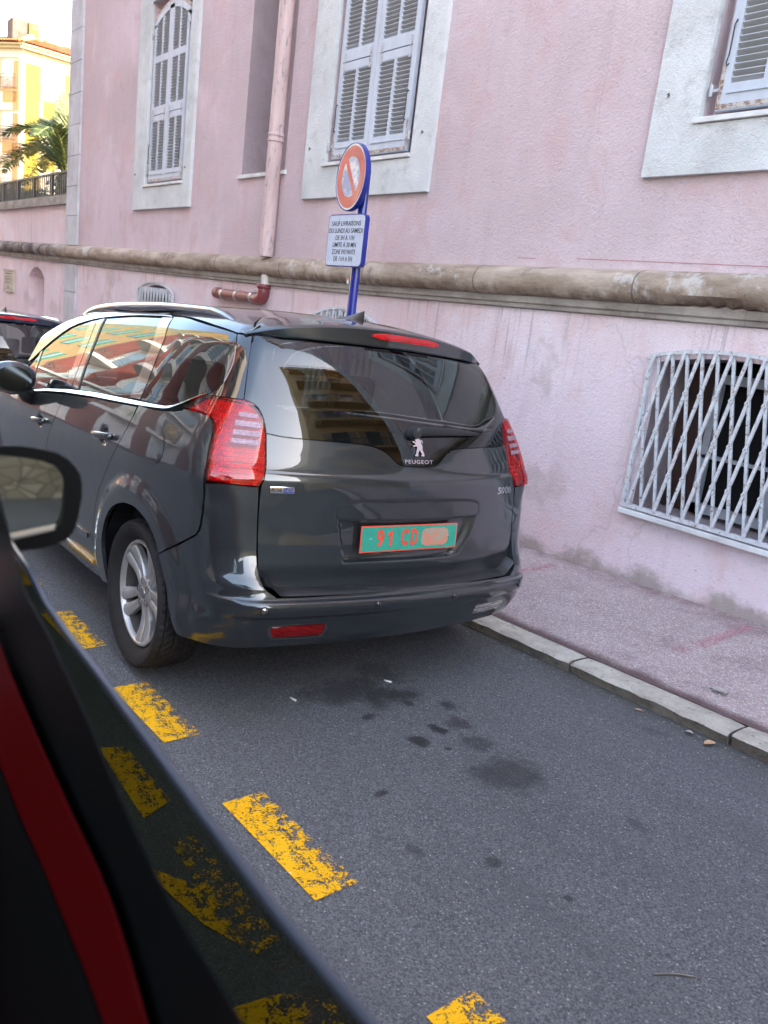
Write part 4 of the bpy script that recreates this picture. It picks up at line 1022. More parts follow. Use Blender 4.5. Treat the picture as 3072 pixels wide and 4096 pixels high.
b=MB(); b.add([(.3,0,15.2),(0,13,15.2),(-3.0,13,16.5),(-3.0,1.4,16.5)],[(0,1,2,3)]); b.add([(0,0,15.2),(-7.6,-4.8,15.2),(-8.5,-1.5,16.4),(-3,1.4,16.5)],[(0,1,2,3)]); yb(b,'roof_deck',TILE,fixn=False)
b=MB(); b.bevbox(-2.9,-1.6,-.25,.75,15.6,17.0,.03); yb(b,'chimney',simple('shaded_chimney_render',(.09,.075,.07),.9,var=.4,vs=3))  # the chimney's shaded side is put into its dark base colour
b=MB(); b.bevbox(-2.5,-1.45,.72,1.30,15.6,16.95,.03); o=yb(b,'dormer',YWL)
g=MB(); g.box(-1.46,-1.43,.80,1.25,16.55,16.80); g.build('dormer_vent',simple('vent_dark',(.12,.08,.05),.8),o)
def dish(y,z,r): 
    g=MB(); pr=[(r*i/8,-.25*r*(1-(i/8)**2)) for i in range(9)]
    g.lathe(pr,28,Matrix.Translation((-1.9,y,z))@Matrix.Rotation(math.radians(62),4,'Y')@Matrix.Rotation(.3,4,'X')); o=yb(g,'satellite_dish',simple('dish_cream',(.75,.62,.36),.6),smooth=True,fixn=False)
    g=MB(); 
    for k in range(5):
        a=k*1.25; g.tube([(-1.9,y,z),(-1.86,y+r*.9*math.cos(a),z+r*.9*math.sin(a))],.015,5)
    g.build('dish_ribs',MTL,o)
dish(1.15,16.45,.66); dish(2.3,16.05,.55)
# ---------------------------------------------------------------- across the street (seen in the car's reflections)
MAR=simple('maroon_cladding',(.17,.048,.042),.7,var=.08,vs=1.5); WHT=simple('white_render',(.62,.62,.60),.85,var=.06,vs=1)
YO=-5.6
OB=empty('maroon_apartment_building',(-12,YO,0),'maroon and white apartment building with curved balconies, reflected in the side windows','building')
def opart(mb,name,mat,**k): return part(mb.build(name,mat,None,**k),OB)
YO=-5.6
b=MB(); b.box(-42.5,-1.5,-18,YO,-2.5,15); opart(b,'walls',WHT)
def wavy(x0,x1,dep,z0,z1,ph,mat,name):
    mb=MB(); n=30; V=[]
    for i in range(n+1):
        x=x0+(x1-x0)*i/n; y=YO+dep*math.sin(PI*i/n)+.02
        V+=[(x,y,z0),(x,y,z1)]
    mb.add(V,[(2*i,2*i+1,2*i+3,2*i+2) for i in range(n)]); return opart(mb,name,mat,smooth=True,fixn=False)
for (x0,x1,dep) in [(-41.8,-39,.55),(-34.8,-32,.5),(-27.8,-25.4,.5),(-21,-18.2,.5),(-14.6,-12.2,.55),(-8.2,-5.6,.6)]: wavy(x0,x1,dep,-1.5,15,0,MAR,'curved_bay')
for fl in range(5):
    z=1.6+fl*2.9
    for (x0,x1) in [(-38.8,-35),(-31.8,-28),(-25.2,-21.2),(-18.1,-14.7),(-12.1,-8.3),(-5.5,-3.1)]:
        mb=MB(); n=14; V=[]
        for i in range(n+1):
            x=x0+(x1-x0)*i/n; y=YO+1.15*math.sin(PI*i/n)**.6
            V+=[(x,YO,z),(x,y,z),(x,y,z+.28),(x,YO,z+.28)]
        mb.add(V,[(4*i+k,4*i+k+1,4*i+5+k,4*i+4+k) for i in range(n) for k in (0,1,2)]); sl=opart(mb,'balcony_slab',WHT,fixn=False)
        mb=MB()
        for zz in (.42,.6,.78,.96): mb.tube([(x0+(x1-x0)*i/n,YO+1.1*math.sin(PI*i/n)**.6,z+.1+zz) for i in range(n+1)],.02,5)
        for i in range(0,n+1,2): 
            x=x0+(x1-x0)*i/n; y=YO+1.1*math.sin(PI*i/n)**.6; mb.tube([(x,y,z+.2),(x,y,z+1.08)],.02,5)
        o=mb.build('balcony_railing',MTL,None); o.parent=sl
        mb=MB(); xm=(x0+x1)/2; mb.box(xm-.9,xm+.9,YO-.01,YO+.05,z+.3,z+2.3); opart(mb,'balcony_window',GLS)
CB=empty('cream_house',(-33,YO,0),'cream house with green shutters farther along the opposite pavement, seen reflected in the front door','building')
b=MB(); b.box(-85,-43,-18,YO,-4,30); part(b.build('walls',simple('cream_wall',(.30,.215,.11),.9,var=.08,vs=1)),CB)
GRN=simple('green_shutter',(.04,.20,.12),.6,var=.2)
for fl in range(9):
    for k in range(10):
        x=-82+k*4; z=-.4+fl*3.2; b=MB(); b.box(x-.5,x+.5,YO-.02,YO+.04,z,z+1.9); part(b.build('window',GLS),CB)
        b=MB(); b.box(x-1.0,x-.52,YO-.02,YO+.07,z,z+1.9).box(x+.52,x+1.0,YO-.02,YO+.07,z,z+1.9); part(b.build('window_shutter',GRN),CB)
# ochre building closing the street behind the camera
OC=empty('ochre_building',(8,8,0),'ochre apartment house closing the street behind the camera, seen reflected in the rear window','building')
OCR=simple('ochre_render',(.58,.44,.25),.9,var=.1,vs=1)
b=MB(); b.box(6,18,2.3,22,-.5,19); part(b.build('walls',OCR),OC)
for fl in range(6):
    z=2.2+fl*2.9
    b=MB(); b.box(5.1,6,2.8,12,z,z+.2); s=part(b.build('balcony_slab',simple('ochre_slab',(.45,.33,.18),.9)),OC)
    b=MB(); b.box(5.1,5.13,2.8,12,z+.95,z+1.0)
    for i in range(60): b.box(5.1,5.12,2.8+.153*i,2.82+.153*i,z+.2,z+1.0)
    o=b.build('balcony_railing',MTL,None); o.parent=s
    for k in range(4):
        y=3.6+k*2.3; b=MB(); b.box(5.94,6.01,y,y+1.1,z+.25,z+2.2); part(b.build('window',GLS),OC)
        b=MB(); b.box(5.93,5.99,y-.5,y-.05,z+.25,z+2.2).box(5.93,5.99,y+1.15,y+1.6,z+.25,z+2.2); part(b.build('window_shutter',simple('ochre_shutter',(.30,.24,.18),.7)),OC)

# low stone garden wall behind the camera, seen in the near mirror
def m_rubble():
    n=N('rubble_stone'); c=n.co()
    v=n.vor(n.co(scale=(1,1,1.7)),4.5,feature='DISTANCE_TO_EDGE'); k=n.vor(n.co(scale=(1,1,1.7)),4.5,out='Color'); s_=n.n('SeparateColor'); n.l(k,s_.inputs[0])
    col=n.mix(s_.outputs[0],(.20,.17,.13),(.36,.32,.26)); col=n.mix(n.mr(v,.02,.06,1,0),col,(.09,.08,.06)); return n.bsdf(col,.9,0,n.bump(v,.6,.05))
GW=empty('stone_garden_wall',(9,-1.5,0),'low rubble stone wall with beige rendered top behind the camera','wall')
b=MB(); b.box(9,9.4,-5.6,2.2,-.3,2.1); part(b.build('stone_face',m_rubble()),GW)
b=MB(); b.box(8.95,9.45,-5.6,2.2,2.1,3.6); part(b.build('rendered_top',OCR),GW)
# ---------------------------------------------------------------- panel builder
def chaikin(P,it=2,keep=38,closed=True):
    P=[tuple(p) for p in P]
    for _ in range(it):
        n=len(P); Q=[]
        for i in range(n):
            a,b,c=P[i-1],P[i],P[(i+1)%n]
            v1=(b[0]-a[0],b[1]-a[1]); v2=(c[0]-b[0],c[1]-b[1])
            an=abs(math.degrees(math.atan2(v1[0]*v2[1]-v1[1]*v2[0],v1[0]*v2[0]+v1[1]*v2[1])))
            if an>keep or an<2: Q.append(b)
            else:
                Q.append((b[0]-v1[0]*.25,b[1]-v1[1]*.25)); Q.append((b[0]+v2[0]*.25,b[1]+v2[1]*.25))
        P=Q
    return P
def insetp(P,d):
    n=len(P); A=sum(P[i][0]*P[(i+1)%n][1]-P[(i+1)%n][0]*P[i][1] for i in range(n)); sg=1 if A>0 else -1
    Q=[]
    for i in range(n):
        a,b,c=P[i-1],P[i],P[(i+1)%n]
        def nr(p,q):
            dx,dy=q[0]-p[0],q[1]-p[1]; L=math.hypot(dx,dy) or 1; return (-dy/L*sg,dx/L*sg)
        n1,n2=nr(a,b),nr(b,c); mx,my=n1[0]+n2[0],n1[1]+n2[1]; L=mx*mx+my*my
        k=min(2*d/max(L,.35),2.2*d) if L>1e-6 else 0
        Q.append((b[0]+mx*k,b[1]+my*k))
    return Q
def densify(P,s):
    Q=[]
    for i in range(len(P)):
        a,b=P[i],P[(i+1)%len(P)]; n=max(1,int(math.ceil(math.hypot(b[0]-a[0],b[1]-a[1])/s)))
        Q+=[(a[0]+(b[0]-a[0])*k/n,a[1]+(b[1]-a[1])*k/n) for k in range(n)]
    return Q
def grid2d(P,su,sv,extrav=()):
    bm=bmesh.new(); vs=[bm.verts.new((p[0],p[1],0)) for p in P]; bm.faces.new(vs)
    us=[p[0] for p in P]; ws=[p[1] for p in P]
    def cut(ax,val):
        no=(1,0,0) if ax==0 else (0,1,0); co=(val,0,0) if ax==0 else (0,val,0)
        bmesh.ops.bisect_plane(bm,geom=bm.verts[:]+bm.edges[:]+bm.faces[:],dist=1e-6,plane_co=co,plane_no=no)
    k=math.floor(min(us)/su)+1
    while k*su<max(us): cut(0,k*su+1e-5); k+=1
    k=math.floor(min(ws)/sv)+1
    while k*sv<max(ws): cut(1,k*sv+1e-5); k+=1
    for v in extrav:
        if min(ws)<v<max(ws): cut(1,v)
    big=[f for f in bm.faces if len(f.verts)>4]
    if big: bmesh.ops.triangulate(bm,faces=big)
    bm.verts.index_update(); bm.edges.ensure_lookup_table()
    V=np.array([v.co[:2] for v in bm.verts]); Fc=[[v.index for v in f.verts] for f in bm.faces]
    # ordered boundary edges
    be=[(l.vert.index,l.link_loop_next.vert.index) for f in bm.faces for l in f.loops if len(l.edge.link_faces)==1]
    bm.free(); return V,Fc,be
def outward(P): 
    c=P.copy(); c[:,1]=0; c[:,2]=np.minimum(P[:,2],.9); c[:,0]=np.clip(P[:,0],-3.9,XC); return P-c
def surf(mapf,V):
    e=2e-3
    P=mapf(V[:,0],V[:,1]); Tu=(mapf(V[:,0]+e,V[:,1])-mapf(V[:,0]-e,V[:,1]))/(2*e); Tv=(mapf(V[:,0],V[:,1]+e)-mapf(V[:,0],V[:,1]-e))/(2*e)
    n=np.cross(Tu,Tv); n/=np.linalg.norm(n,axis=1)[:,None]+1e-12
    s=np.sign((n*outward(P)).sum(1)); n*=s[:,None]
    return P,n,Tu,Tv
PATCHES=[]
def patch(name,poly,mat,parent,mapf=None,side=-1,su=.03,sv=.03,off=0.,disp=None,rim=.012,inset=0.,ch=1,extrav=(),keep=38):
    mapf_=mapf or (lambda U,Z: mapS(U,Z,side))
    P=chaikin(poly,ch,keep) if ch else list(poly)
    if inset: P=insetp(P,inset)
    P=densify(P,.018)
    V2,Fc,be=grid2d(P,su,sv,extrav)
    P3,n,Tu,Tv=surf(mapf_,V2)
    D=np.full(len(V2),off,float); nn=n
    if disp is not None:
        e=1e-3; d0=disp(V2[:,0],V2[:,1]); D=D+d0
        du=(disp(V2[:,0]+e,V2[:,1])-disp(V2[:,0]-e,V2[:,1]))/(2*e); dv=(disp(V2[:,0],V2[:,1]+e)-disp(V2[:,0],V2[:,1]-e))/(2*e)
        nn=n-Tu*(du/(Tu**2).sum(1))[:,None]-Tv*(dv/(Tv**2).sum(1))[:,None]; nn/=np.linalg.norm(nn,axis=1)[:,None]
    Q=P3+n*D[:,None]
    # face orientation
    fs=[]
    for f in Fc:
        a,b,c=Q[f[0]],Q[f[1]],Q[f[2]]
        if np.dot(np.cross(b-a,c-a),n[f[0]])<0: fs.append(f[::-1])
        else: fs.append(f)
    VV=[tuple(q) for q in Q]; NN=[tuple(x) for x in nn]
    if rim:
        flip=(len(Fc)>0 and fs[0]!=Fc[0])
        for (a,b) in be:
            pa,pb=Q[a],Q[b]; ia,ib=pa-n[a]*rim,pb-n[b]*rim
            t=pb-pa; rn=np.cross(t,n[a]); L=np.linalg.norm(rn)
            if L<1e-9: continue
            rn/=L
            if flip: rn=-rn
            k=len(VV); VV+=[tuple(pa),tuple(pb),tuple(ib),tuple(ia)]; NN+=[tuple(rn)]*4
            fs.append((k,k+3,k+2,k+1) if not flip else (k,k+1,k+2,k+3))
    o=mesh(name,VV,fs,mat,parent,norms=NN)
    return o
def u_of(x,z,y=.9):
    return math.pi/2+(XC-x) if x<XC else None
def xz(pts):   # (x,z) on the car side -> (u,z)
    out=[]
    for x,z in pts:
        if x<XC: out.append((math.pi/2+(XC-x),z))
        else:
            p=solve(np.array([[x,0.,z]]),np.array([[0.,-1.,0.]]),0.,1.5)[0]; out.append((math.atan2(abs(p[1]),x-XC),z))
    return out
def mirror_join(half): # half: outline u>=0 points from top centre... returns closed symmetric polygon
    return list(half)+[(-u,z) for u,z in reversed(half)]
CG=[(1.540,1.118),(1.571,1.053),(1.634,.96),(1.782,.786),(1.886,.668),(1.945,.529),(1.985,.39),(2.005,.300)]   # rear edge of rear door
BG=[(2.545,1.066),(2.573,1.014),(2.614,.935),(2.679,.86),(2.735,.763),(2.775,.6),(2.79,.45),(2.79,.300)]
AG=[(3.80,.985),(3.82,.9),(3.84,.6),(3.84,.30)]
def bowl(cx,cz,ru,rz,dep):
    def f(U,Z):
        d=np.sqrt(((U-cx)/ru)**2+((Z-cz)/rz)**2); return -dep*(1-sstep(.35,1.0,d))
    return f
def cutpoly(p,lo,hi): pass
def build_car(full=True,paint=None,prefix=''):
    paint=paint or PAINT
    car=empty('parked_car',(0,0,0))
    H=[]
    for sd in (-1,1):
        k=dict(side=sd)
        # doors
        lo=OL['chrome_lo']
        rd=[(2.545,1.066),(2.091,1.093),(1.811,1.104),(1.56,1.115)]+CG[1:]+[(2.2,.300),(2.5,.300)]+BG[::-1][:-1]
        d1=patch('door',rd,paint,car,inset=.0024,disp=bowl(1.855,.950,.062,.046,.016),extrav=(),**k,su=.02,sv=.02)
        fd=[(3.80,.93),(3.381,.978),(2.945,1.034),(2.60,1.064)]+BG[1:]+[(3.1,.30),(3.5,.30)]+[(3.84,.30),(3.84,.6),(3.82,.85)]
        fd=[(3.80,.93),(3.381,.978),(2.945,1.034),(2.549,1.064)]+BG[1:]+[(3.1,.30),(3.5,.30),(3.84,.30),(3.84,.6),(3.82,.85)]
        d2=patch('door',fd,paint,car,inset=.0024,disp=bowl(2.885,.884,.062,.046,.016),**k,su=.02,sv=.02)
        # handles
        for d,(u0,u1,z0,z1) in ((d1,(1.715,1.965,.962,.940)),(d2,(2.755,2.995,.895,.877))):
            P=mapS(np.linspace(u0,u1,9),np.linspace(z0,z1,9),sd); mb=MB(); pts=[];rr=[]
            for i,p in enumerate(P):
                t=i/8; pts.append((p[0],p[1]+sd*(.006+.024*math.sin(PI*min(1,max(0,t*.94+.03)))**.5),p[2])); rr.append((.0165*(1-.25*(2*t-1)**2),.010))
            mb.tube(pts,rr,14); h=mb.build('door_handle',paint,d,smooth=True)
            mb=MB(); q=pts[1]; mb.tube([(q[0]-.012,q[1]+sd*.002,q[2]-.0),(q[0]-.012,q[1]+sd*.0125,q[2])],.008,12); mb.build('lock_cap',paint,d,smooth=False,auto=.6)
        # fuel flap only on the left
        qp=OL['quarter']
        q=patch('rear_quarter_panel',qp,paint,car,inset=.002,rim=.018,**k,su=.02,sv=.02)
        if sd<0:
            ring=OL['fuel']; cu=sum(a for a,b in ring)/len(ring); cz=sum(b for a,b in ring)/len(ring)
            ru,rz=.083,.074
            el=lambda s,n=28:[(cu+.0+ru*s*math.cos(2*PI*i/n)+.14*rz*s*math.sin(2*PI*i/n),cz+rz*s*math.sin(2*PI*i/n)) for i in range(n)]
            patch('fuel_flap_gap',el(1.0),BLKP,q,off=.0008,rim=0,ch=0,side=sd)
            patch('fuel_flap',el(.955),paint,q,off=.0022,rim=.002,ch=0,side=sd)
            patch('fuel_flap_notch',[(cu-.066,cz-.028),(cu-.040,cz-.028),(cu-.046,cz-.058),(cu-.062,cz-.052)],BLKP,q,off=.003,rim=0,ch=1,side=sd)
        # sill and mouldings
        sl=[(1.80,.296),(3.84,.296),(3.84,.235),(1.80,.225)]
        s=patch('sill_panel',[(1.776,.266),(1.80,.296),(3.84,.296),(3.84,.235),(2.2,.225),(2.0,.232)],paint,car,inset=.002,**k,ch=0)
        for d,u0,u1 in ((d1,2.03,2.76),(d2,2.82,3.80)):
            patch('door_moulding',[(u0,.446),(u1,.446),(u1,.416),(u0+.02,.414),(u0-.004,.43)],BLKG,d,off=.010,rim=.012,**k,ch=2)
            patch('door_trim_strip',[(u0-.045,.322),(u1,.322),(u1,.310),(u0-.045,.310)],CHROME,d,off=.008,rim=.01,**k,ch=0)
        # front fender with wheel arch
        def archpts(wx,r,z0,a0,a1,n=16):
            return [(wx+r*math.cos(a),.33+r*math.sin(a)) for a in [a0+(a1-a0)*i/n for i in range(n+1)]]
        fa=[(XC+PI/2-x,z) for x,z in archpts(WXF,.385,.33,math.radians(-14),math.radians(194))]
        fe=[(3.845,.93),(3.85,.6),(3.85,.237)]+fa+[(4.32+.0,.24)]
        fe=[(XC+PI/2+3.225-XC*0,0)]
        U=lambda x:PI/2+XC-x
        fe=[(U(-3.20),.955),(U(-3.24),.6),(U(-3.24),.237)]+[(U(x),z) for x,z in archpts(WXF,.385,.33,math.radians(-14),math.radians(194))]+[(U(-4.22),.26),(U(-4.28),.50),(U(-4.30),.72),(U(-4.0),.88),(U(-3.6),.94)]
        patch('front_wing',fe,paint,car,**k,inset=.002,rim=.018)
        hl=[(U(-4.02),.868),(U(-4.29),.715),(U(-4.45),.64),(U(-4.50),.66),(U(-4.42),.74),(U(-4.25),.83)]
        patch('headlight',hl,m_headlamp(),car,**k,off=.002)
        fb=[(U(-4.225),.255),(U(-4.285),.50),(U(-4.305),.715),(U(-4.50),.63),(U(-4.50),.26)]
        patch('front_bumper_corner',fb,paint,car,**k,inset=.001)
        # glass and pillars
        g1=patch('side_window',OL['rdglass'],GLASS,d1,off=-.004,rim=0,**k,ch=0)
        g2=patch('side_window',OL['fdglass'],GLASSF,d2,off=-.004,rim=0,**k,ch=0)
        g3=patch('quarter_window',OL['qglass'],GLASS,car,off=-.002,rim=0,**k,ch=1)
        tri=[(U(-2.74),1.036),(U(-2.99),1.0),(U(-2.96),1.13),(U(-2.875),1.235)]
        patch('side_window',tri,GLASSF,d2,off=-.004,rim=0,**k,ch=0)
        patch('window_divider',[(U(-2.718),1.038),(U(-2.738),1.036),(U(-2.885),1.245),(U(-2.86),1.255)],BLKG,d2,off=.0,rim=.01,**k,ch=0)
        patch('window_seal',[(2.358,1.107),(2.372,1.107),(2.447,1.248),(2.502,1.357),(2.578,1.474),(2.562,1.474),(2.487,1.357),(2.432,1.248)],BLKP,d1,off=.0,rim=.01,**k,ch=0)
        bp=OL['bpillar']; mid=[(2.466,1.098),(2.525,1.235),(2.583,1.346),(2.662,1.461)]
        patch('pillar_cover',[bp[0],(2.469,1.098),(2.528,1.235),(2.586,1.346),(2.665,1.461),bp[5],bp[6],bp[7]],PILLAR,d2,off=.0,**k,ch=0,inset=.0015)
        patch('pillar_cover',[(2.463,1.098),bp[1],(2.381,1.107),bp[2],bp[3],bp[4],(2.659,1.461),(2.580,1.346),(2.522,1.235)][0:1]+[(2.376,1.107),(2.450,1.248),(2.505,1.357),(2.582,1.474),(2.659,1.462),(2.580,1.346),(2.522,1.235)],PILLAR,d1,off=.0,**k,ch=0,inset=.0015)
        patch('pillar_cover',OL['cpillar'],PILLAR,d1,off=.0,**k,ch=0,inset=.001)
        patch('rear_pillar_panel',OL['dpanel'],BLKG,car,off=-.001,**k,ch=1,inset=.0015)
        ft=OL['frametop'];fb_=OL['framebot']
        patch('window_frame_trim',[(a,b-.003) for a,b in ft]+[(1.765,1.509)]+fb_[::-1][1:],SATIN2,car,off=.003,**k,ch=1,inset=.002,su=.03,sv=.02)
        cu_,cl_=OL['chrome_up'],OL['chrome_lo']
        patch('belt_chrome',[(a,b) for a,b in cu_]+[(a,b+.004) for a,b in cl_[::-1]],BELT,car,off=.005,rim=.008,**k,ch=1,su=.03,sv=.01,disp=lambda U,Z: -.55*(Z-np.interp(U,[q_[0] for q_ in cl_[::-1]],[q_[1]+.01 for q_ in cl_[::-1]])))
        # A pillar, body part in front of the glass
        ap=[(3.448,1.178),(3.325,1.358),(3.30,1.37),(3.30,1.30),(3.40,1.16),(3.62,.99),(3.80,.96),(3.80,.975),(3.60,1.06)]
        # wheel wells
        for wx in (WXR,WXF):
            mb=MB(); n=26; r0=.405
            V=[];Fc=[]
            for i in range(n+1):
                a=math.radians(4)+math.radians(172)*i/n
                x,z=wx+r0*math.cos(a),.33+r0*math.sin(a); V+=[(x,sd*.60,z),(x,sd*.892,z)]
            for i in range(n): Fc.append((2*i,2*i+1,2*i+3,2*i+2))
            c=len(V); V.append((wx,sd*.60,.33)); Fc+=[(2*i,2*i+2,c) for i in range(n)]
            mb.add(V,Fc); mb.build('wheel_well',BLKP,car,fixn=False)
        # wheels
        for wx in (WXR,WXF):
            H.append((wx,sd))
        # door mirror
        mb=MB(); 
        mx,my,mz=-2.60,sd*1.035,1.10
        P=[];rr=[]
        for i in range(13):
            t=i/12; P.append((mx,sd*(.925+.235*t),mz-.012+.012*math.sin(PI*t))); 
            s=math.sin(PI*(.10+.86*t))**.42; rr.append((.088*s,.075*s))
        mb.tube(P,rr,20,up=(0,0,1)); mh=mb.build('door_mirror',paint,car,smooth=True)
        mb=MB(); mb.tube([(mx-.10,sd*.885,.985),(mx-.06,sd*.95,1.0),(mx,sd*.985,1.035)],[(.05,.03),(.04,.026),(.035,.02)],12); mb.build('mirror_foot',BLKP,mh,smooth=True)
        mb=MB(); mb.prism([(sd*(1.045+.09*math.cos(a*PI/12)*1.05),mz-.004+.068*math.sin(a*PI/12)) for a in range(24)],0,.004,Matrix.Translation((mx+.077,0,0))@Matrix.Rotation(PI/2,4,'Z')@Matrix.Diagonal((1,1,1,1)),()); mb.build('mirror_pane',simple('dark_mirror_glass',(.07,.08,.085),.08,1.),mh)
    # ---- rear: lamps
    for sd in (-1,1):
        lm=OL['lamp']
        refl=patch('tail_light',lm,REDR,car,side=sd,off=-.016,rim=0,inset=.002,su=.02,sv=.02)
        cz0=.78
        for j,(zt,zb,ul,ur) in enumerate([(1.176,1.158,.838,.758),(1.147,1.124,.842,.741),(1.113,1.092,.842,.738),(1.082,1.062,.842,.733)]):
            patch('clear_strip',[(ul,zt-.001),(ur+.014,zt-.003),(ur+.012,zb-.001),(ul,zb+.002)],CLRR,refl,side=sd,off=.0135,rim=.003,ch=0,su=.01,sv=.01)
        patch('lamp_rib',[(.95,1.185),(.962,1.185),(.985,1.10),(.98,1.08),(.955,1.13)],REDR,refl,side=sd,off=-.004,rim=.006,ch=1)
        for j in range(6):
            z=.95+j*.018; patch('lamp_segment',[(.862,z),(.735,z-.002),(.735,z+.012),(.862,z+.014)],REDR2,refl,side=sd,off=-.010,rim=.005,ch=0,su=.012,sv=.012)
        for j in range(5):
            u=.80+0*j
        patch('tail_light_lens',lm,RLENS,refl,side=sd,off=.006,rim=.020,inset=.0015,su=.02,sv=.02,
              disp=lambda U,Z:.006*sstep(.70,.76,U)*(1-sstep(.86,.93,U))*1.0)
    # ---- bumper (one piece round the back)
    bt=OL['bump_top'];ba=OL['bump_arch'];bb=OL['bump_bot']
    half=[p for p in bt[:-1]]+[(.0,.527)]
    archs=[(1.134,.572),(1.112,.533),(1.09,.488),(1.055,.429),(1.028,.359),(1.018,.315),(1.0,.289)]
    half2=[(0.0,.290),(.22,.291),(.42,.291),(.60,.289),(.75,.287),(.87,.286)]+archs[::-1][:-1]
    poly=half2+[(1.134,.574)]+bt[1:-1]+[(0.0,.527)]
    full_=poly+[(-u,z) for u,z in poly[::-1]]
    # clean duplicates
    q=[]
    for p in full_:
        if not q or math.hypot(p[0]-q[-1][0],p[1]-q[-1][1])>1e-4: q.append(p)
    if math.hypot(q[0][0]-q[-1][0],q[0][1]-q[-1][1])<1e-4: q.pop()
    bump=patch('rear_bumper',q,paint,car,inset=.0012,rim=.085,su=.02,sv=.02,extrav=(.438,.442,.446,.502,.506,.510),ch=1)
    # ledge
    V=[];n=44
    for i in range(n+1):
        y=-.668+1.336*i/n; z=.5225+.0*y
        p=solve(np.array([[XC,y,.524]]),np.array([[1.,0,0]]),0.,1.6)[0]
        rise=.05*sstep(.60,.668,abs(y)); V+=[(p[0]-.010,y,.5165+rise),(p[0]-.022,y,.528+rise),(p[0]-.10,y,.545+rise),(p[0]-.16,y,.562+rise)]
    mesh('bumper_step',V,[(4*i+k,4*i+4+k,4*i+5+k,4*i+1+k) for i in range(n) for k in range(3)],LEDGE,bump,smooth=True)
    # lamps low in the bumper
    fog=OL['fogL']; fo=patch('rear_fog_lamp',fog,REDR,bump,off=.0005,rim=.0,ch=1,su=.01,sv=.01); patch('fog_lamp_lens',fog,RLENS,fo,off=.004,rim=.004,ch=1)
    patch('fog_lamp_rim',[(a,b-.004) for a,b in insetp(fog,-.003)],CHROMED,fo,off=.0002,rim=0,ch=1)
    mid_=sum(a for a,b in fog)/len(fog); 
    patch('reversing_lamp',[(a,b) for a,b in fog],m_clearlamp(),bump,off=.001,rim=.004,ch=1,side=1)
    for y,z in ((-.684,.474),(-.206,.478),(.206,.478),(.684,.474)):
        p=solve(np.array([[XC,y,z]]),np.array([[1.,0,0]]),0.,1.6)[0]
        e=1e-3; g=np.array([F(p[0]+e,p[1],p[2])-F(p[0]-e,p[1],p[2]),F(p[0],p[1]+e,p[2])-F(p[0],p[1]-e,p[2]),F(p[0],p[1],p[2]+e)-F(p[0],p[1],p[2]-e)]).reshape(3); g/=np.linalg.norm(g)
        M=Matrix.Translation(Vector(p))@Vector(g).to_track_quat('Z','Y').to_matrix().to_4x4()
        mb=MB(); mb.lathe([(.0165,.0),(.0165,.0025),(.0125,.0035),(.0118,.0015)],24,M); rg=mb.build('parking_sensor',BLKP,bump,auto=.7)
        mb=MB(); mb.lathe([(.0118,.0),(.0112,.0036),(.0,.0042)],24,M); mb.build('sensor_disc',SATIN if y<-.5 else paint,rg,smooth=True)
    # tow cover seam on the right
    patch('tow_cover_gap',[(-.615,.508),(-.618,.508),(-.622,.452),(-.619,.452)],BLKP,bump,off=.001,rim=0,ch=0)
    # ---- tailgate
    gb=OL['glass_rear'][9:]; tb=OL['tgbot']
    hw=[(0.,1.018)]+gb[::-1][1:]+[(.728,1.106),(.719,1.052),(.709,.993),(.7065,.947),(.715,.925),(.716,.88),(.713,.8),(.706,.70),(.697,.65),(.690,.605),(.672,.578),(.645,.568),(.60,.566),(.45,.565),(.2,.568),(0.,.569)]
    tg=[(u,z) for u,z in hw]+[(-u,z) for u,z in hw[::-1]]
    q=[]
    for p in tg:
        if not q or math.hypot(p[0]-q[-1][0],p[1]-q[-1][1])>1e-4: q.append(p)
    if math.hypot(q[0][0]-q[-1][0],q[0][1]-q[-1][1])<1e-4: q.pop()
    def dtg(U,Z):
        P=mapS(U,Z,-1); Y=P[:,1]
        # number plate recess
        zl=.806; t=np.clip((Z-.634)/(zl-.634),0,1)
        yl=-.336-.034*t; yr=.272+.108*(1-(1-t)**2.2)
        m=sstep(0,.016,Y-yl)*sstep(0,.070,yr-Y)*sstep(.628,.650,Z)*(1-sstep(.800,.808,Z))
        # bottom of the gate tucks under
        low=np.clip(Xr(Z)+.2585,0,1)*(Z<.70)+.018*(1-sstep(.565,.63,Z))
        return -.026*m-low
    gate=patch('tailgate',q,paint,car,inset=.0022,rim=.03,su=.012,sv=.012,extrav=(.800,.804,.808,.950,.955,.960,.965,.970,.975,.98),disp=dtg,ch=1)
    trim=[(.417,.810),(.418,.833),(.410,.853),(.382,.866),(.30,.8745),(0,.8765),(-.30,.8745),(-.382,.866),(-.410,.853),(-.418,.833),(-.417,.810),(-.2,.806),(0,.8055),(.2,.806)]
    patch('boot_handle_trim',[(u+.0,z) for u,z in trim],paint,gate,off=.0042,rim=.007,ch=1,su=.02,sv=.012,inset=.001)
    patch('boot_handle_gap',[(u,z) for u,z in insetp(trim,-.003)],BLKP,gate,off=.0006,rim=0,ch=1)
    # rear window
    gr_=OL['glass_rear']
    hg=[(0.,1.49),(.3,1.487),(.6,1.479)]+[(.884,1.468)]+gr_[1:-1]+[(0.,1.018)]
    gl=hg+[(-u,z) for u,z in hg[::-1]]
    q=[]
    for p in gl:
        if not q or math.hypot(p[0]-q[-1][0],p[1]-q[-1][1])>1e-4: q.append(p)
    if math.hypot(q[0][0]-q[-1][0],q[0][1]-q[-1][1])<1e-4: q.pop()
    rw_=patch('rear_window',q,GLASS,gate,off=.0,rim=0,inset=.002,ch=1)
    # black frit border of the glass
    fr_in=[(0,1.478),(.4,1.472),(.74,1.458),(.80,1.40),(.77,1.30),(.71,1.22),(.66,1.18),(.60,1.16),(.4,1.155),(0,1.15)]
